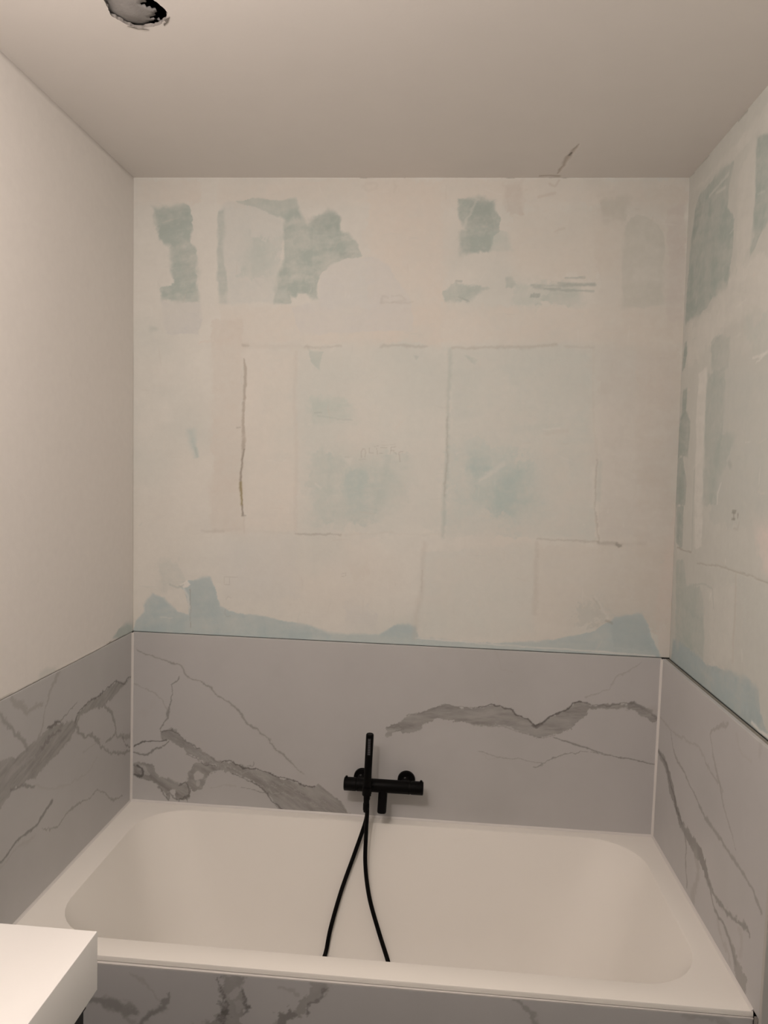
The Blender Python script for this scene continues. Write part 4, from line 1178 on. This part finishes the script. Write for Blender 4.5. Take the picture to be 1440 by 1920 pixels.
# ------------------------------------------------------------------ hand shower
wand = tag(empty('hand_shower', (XH, YWD, ZA)), 'slim black stick hand shower standing upright in the mixer holder', 'hand shower')
wb, wt = Vector((XH - .002, YWD, ZA - .050)), Vector((XH + .0035, YWD + .002, ZA + .190))
o = from_bm('handle', lathe_bm(wb, wt, [(0, .0085), (.02, .0090), (.16, .0105), (.22, .0124), (.97, .0127), (.985, .0125), (.995, .0115), (1, .0105)], 40), M_BLACK, wand, True)
o.data.set_sharp_from_angle(angle=.6)
bm = box_bm((wt.x - .0052, wt.y - .0134, wt.z - .068), (wt.x + .0042, wt.y - .0118, wt.z - .012), .0006, 1)
spr = from_bm('spray_face', bm, M_NOZZLE, wand)
nm = None
for k in range(9):
    z = wt.z - .017 - k * .0058
    if nm is None:
        nm = from_bm('nozzle_bar', box_bm((wt.x - .0045, wt.y - .0146, z - .0011), (wt.x + .0035, wt.y - .0130, z + .0011), .0004, 1), mat_plain('nozzle_grey', (.10, .10, .11), .6, .3, 0, .05, 50), spr)
        z0 = z
    else:
        c = nm.copy(); COL.objects.link(c); c.location = (0, 0, z - z0)
from_bm('hose_nut', lathe_bm(wb + Vector((0, 0, .008)), wb - Vector((.0005, 0, .022)), [(0, .0090), (.05, .0100), (.75, .0100), (.85, .0085), (1, .0080)], 28), M_BLACK, wand, True).data.set_sharp_from_angle(angle=.6)

# ------------------------------------------------------------------ hose, both ends hanging into the bath
hose = tag(empty('shower_hose', (.84, -.15, ZR - DEPTH)), 'black shower hose hanging in two strands from the mixer into the bathtub', 'shower hose')
RH = .0068


def hp(u, v, y):
    p = on_plane([(u, v)], (0, y, 0), np.array([0, -1.0, 0]))[0]
    return (p[0], p[1], p[2])


zf = ZR - DEPTH + RH + .001


def hs(u, v, off=.020):
    """point on the sight line just in front of the sloping back of the basin"""
    y = -.10
    for _ in range(30):
        p = hp(u, v, y)
        d_ = max(0.0, ZR - p[2])
        y = -.049 - .456 * d_ - off
    return hp(u, v, y)


left = [(.8440, YA + .004, ZA - BR - .014), hp(688.5, 1520, -.080), hp(684, 1545, -.084), hs(665, 1600), hs(640, 1670, .017), hs(620, 1740, .015), hs(611, 1785, .015)]
right = [hs(727, 1801, .018), hs(708, 1740, .020), hs(692, 1680, .026), hs(685, 1620, .040), hp(686.5, 1560, -.118), hp(688.5, 1520, -.117), tuple(wb - Vector((.0005, 0, .018)))]
loop = [(left[-1][0] - .010, left[-1][1] - .035, zf + .050), (left[-1][0] - .014, -.335, zf + .010), (.70, -.40, zf), (.75, -.47, zf), (.84, -.50, zf), (.94, -.47, zf), (.985, -.40, zf), (.965, -.34, zf + .008), (right[0][0] + .012, right[0][1] - .032, zf + .048)]
path = smooth_path(left + loop + right, 10)
from_bm('tube', tube_bm(path, RH, 14), M_RUBBER, hose, True)
p0 = Vector(left[0])
from_bm('hose_nut', lathe_bm(p0 + Vector((0, 0, .004)), p0 - Vector((0, 0, .022)), [(0, .0098), (.7, .0098), (.9, .0080), (1, .0075)], 24), M_RUBBER, hose, True).data.set_sharp_from_angle(angle=.6)

# ------------------------------------------------------------------ vanity at the left
ZV = .33 + ZR
XV, YV0, YV1 = .4505, -2.25, -1.1795
top = tag(empty('vanity_basin', (.225, -1.7, ZV - .113)), 'thick white vanity basin block at the bottom left on a black cabinet', 'washbasin')
# block with a shallow bowl further along, bowl cut as nested rings
bm = bmesh.new()
bowl = rrect(.09, .40, -2.05, -1.55, .03, 64)
def trect(x, y):
    c = (.245, -1.80); dx, dy = x - c[0], y - c[1]; f = 1e9
    for d_, lo_, hi_, c_ in ((dx, .0008, XV, c[0]), (dy, YV0, YV1, c[1])):
        if d_ > 0: f = min(f, (hi_ - c_) / d_)
        if d_ < 0: f = min(f, (lo_ - c_) / d_)
    return (c[0] + dx * f, c[1] + dy * f)
tr = [trect(x, y) for x, y in bowl]
for c in ((XV, YV1), (.0008, YV1), (.0008, YV0), (XV, YV0)):
    k = min(range(64), key=lambda i: (tr[i][0] - c[0]) ** 2 + (tr[i][1] - c[1]) ** 2); tr[k] = c
eb = .0022
def shr(p, d): return (min(max(p[0], .0008), XV - d) if p[0] > XV - d else p[0], min(p[1], YV1 - d))
levels = [[(x, y, ZV - .09) for x, y in rrect(.11, .38, -2.03, -1.57, .03, 64)],
          [(x, y, ZV) for x, y in bowl],
          [(*shr(p, eb), ZV) for p in tr],
          [(*shr(p, eb * .3), ZV - eb * .3) for p in tr],
          [(*p, ZV - eb) for p in tr],
          [(*p, ZV - .113) for p in tr]]
rg_ = [[bm.verts.new(p) for p in l] for l in levels]
for a_, b_ in zip(rg_, rg_[1:]):
    for k in range(64): bm.faces.new((a_[k], a_[(k + 1) % 64], b_[(k + 1) % 64], b_[k]))
bm.faces.new(rg_[0]); bm.faces.new(rg_[-1][::-1])
o = from_bm('basin_block', bm, M_TOP, top, True)
o.data.set_sharp_from_angle(angle=.5)
from_bm('drain_cover', lathe_bm((.245, -1.80, ZV - .0905), (.245, -1.80, ZV - .086), [(0, .03), (.7, .03), (1, .027)], 32), M_CHROME, top, True)
cab = tag(empty('vanity_cabinet', (.22, -1.7, .25)), 'black vanity cabinet under the white basin block', 'cabinet')
from_bm('carcass', box_bm((.001, YV0 + .01, .25), (XV - .035, YV1 - .016, ZV - .1135), .001, 1), M_CAB, cab)
dm = None
for j in range(2):
    za, zb = (.255, .50) if j == 0 else (.504, ZV - .125)
    d = from_bm('drawer', box_bm((XV - .0345, YV0 + .012, za), (XV - .0165, YV1 - .018, zb), .0012, 1), M_CAB, cab)
    from_bm('grip_rail', box_bm((XV - .0165, YV0 + .012, zb - .012), (XV - .012, YV1 - .018, zb - .004), .0008, 1), M_CAB, d)
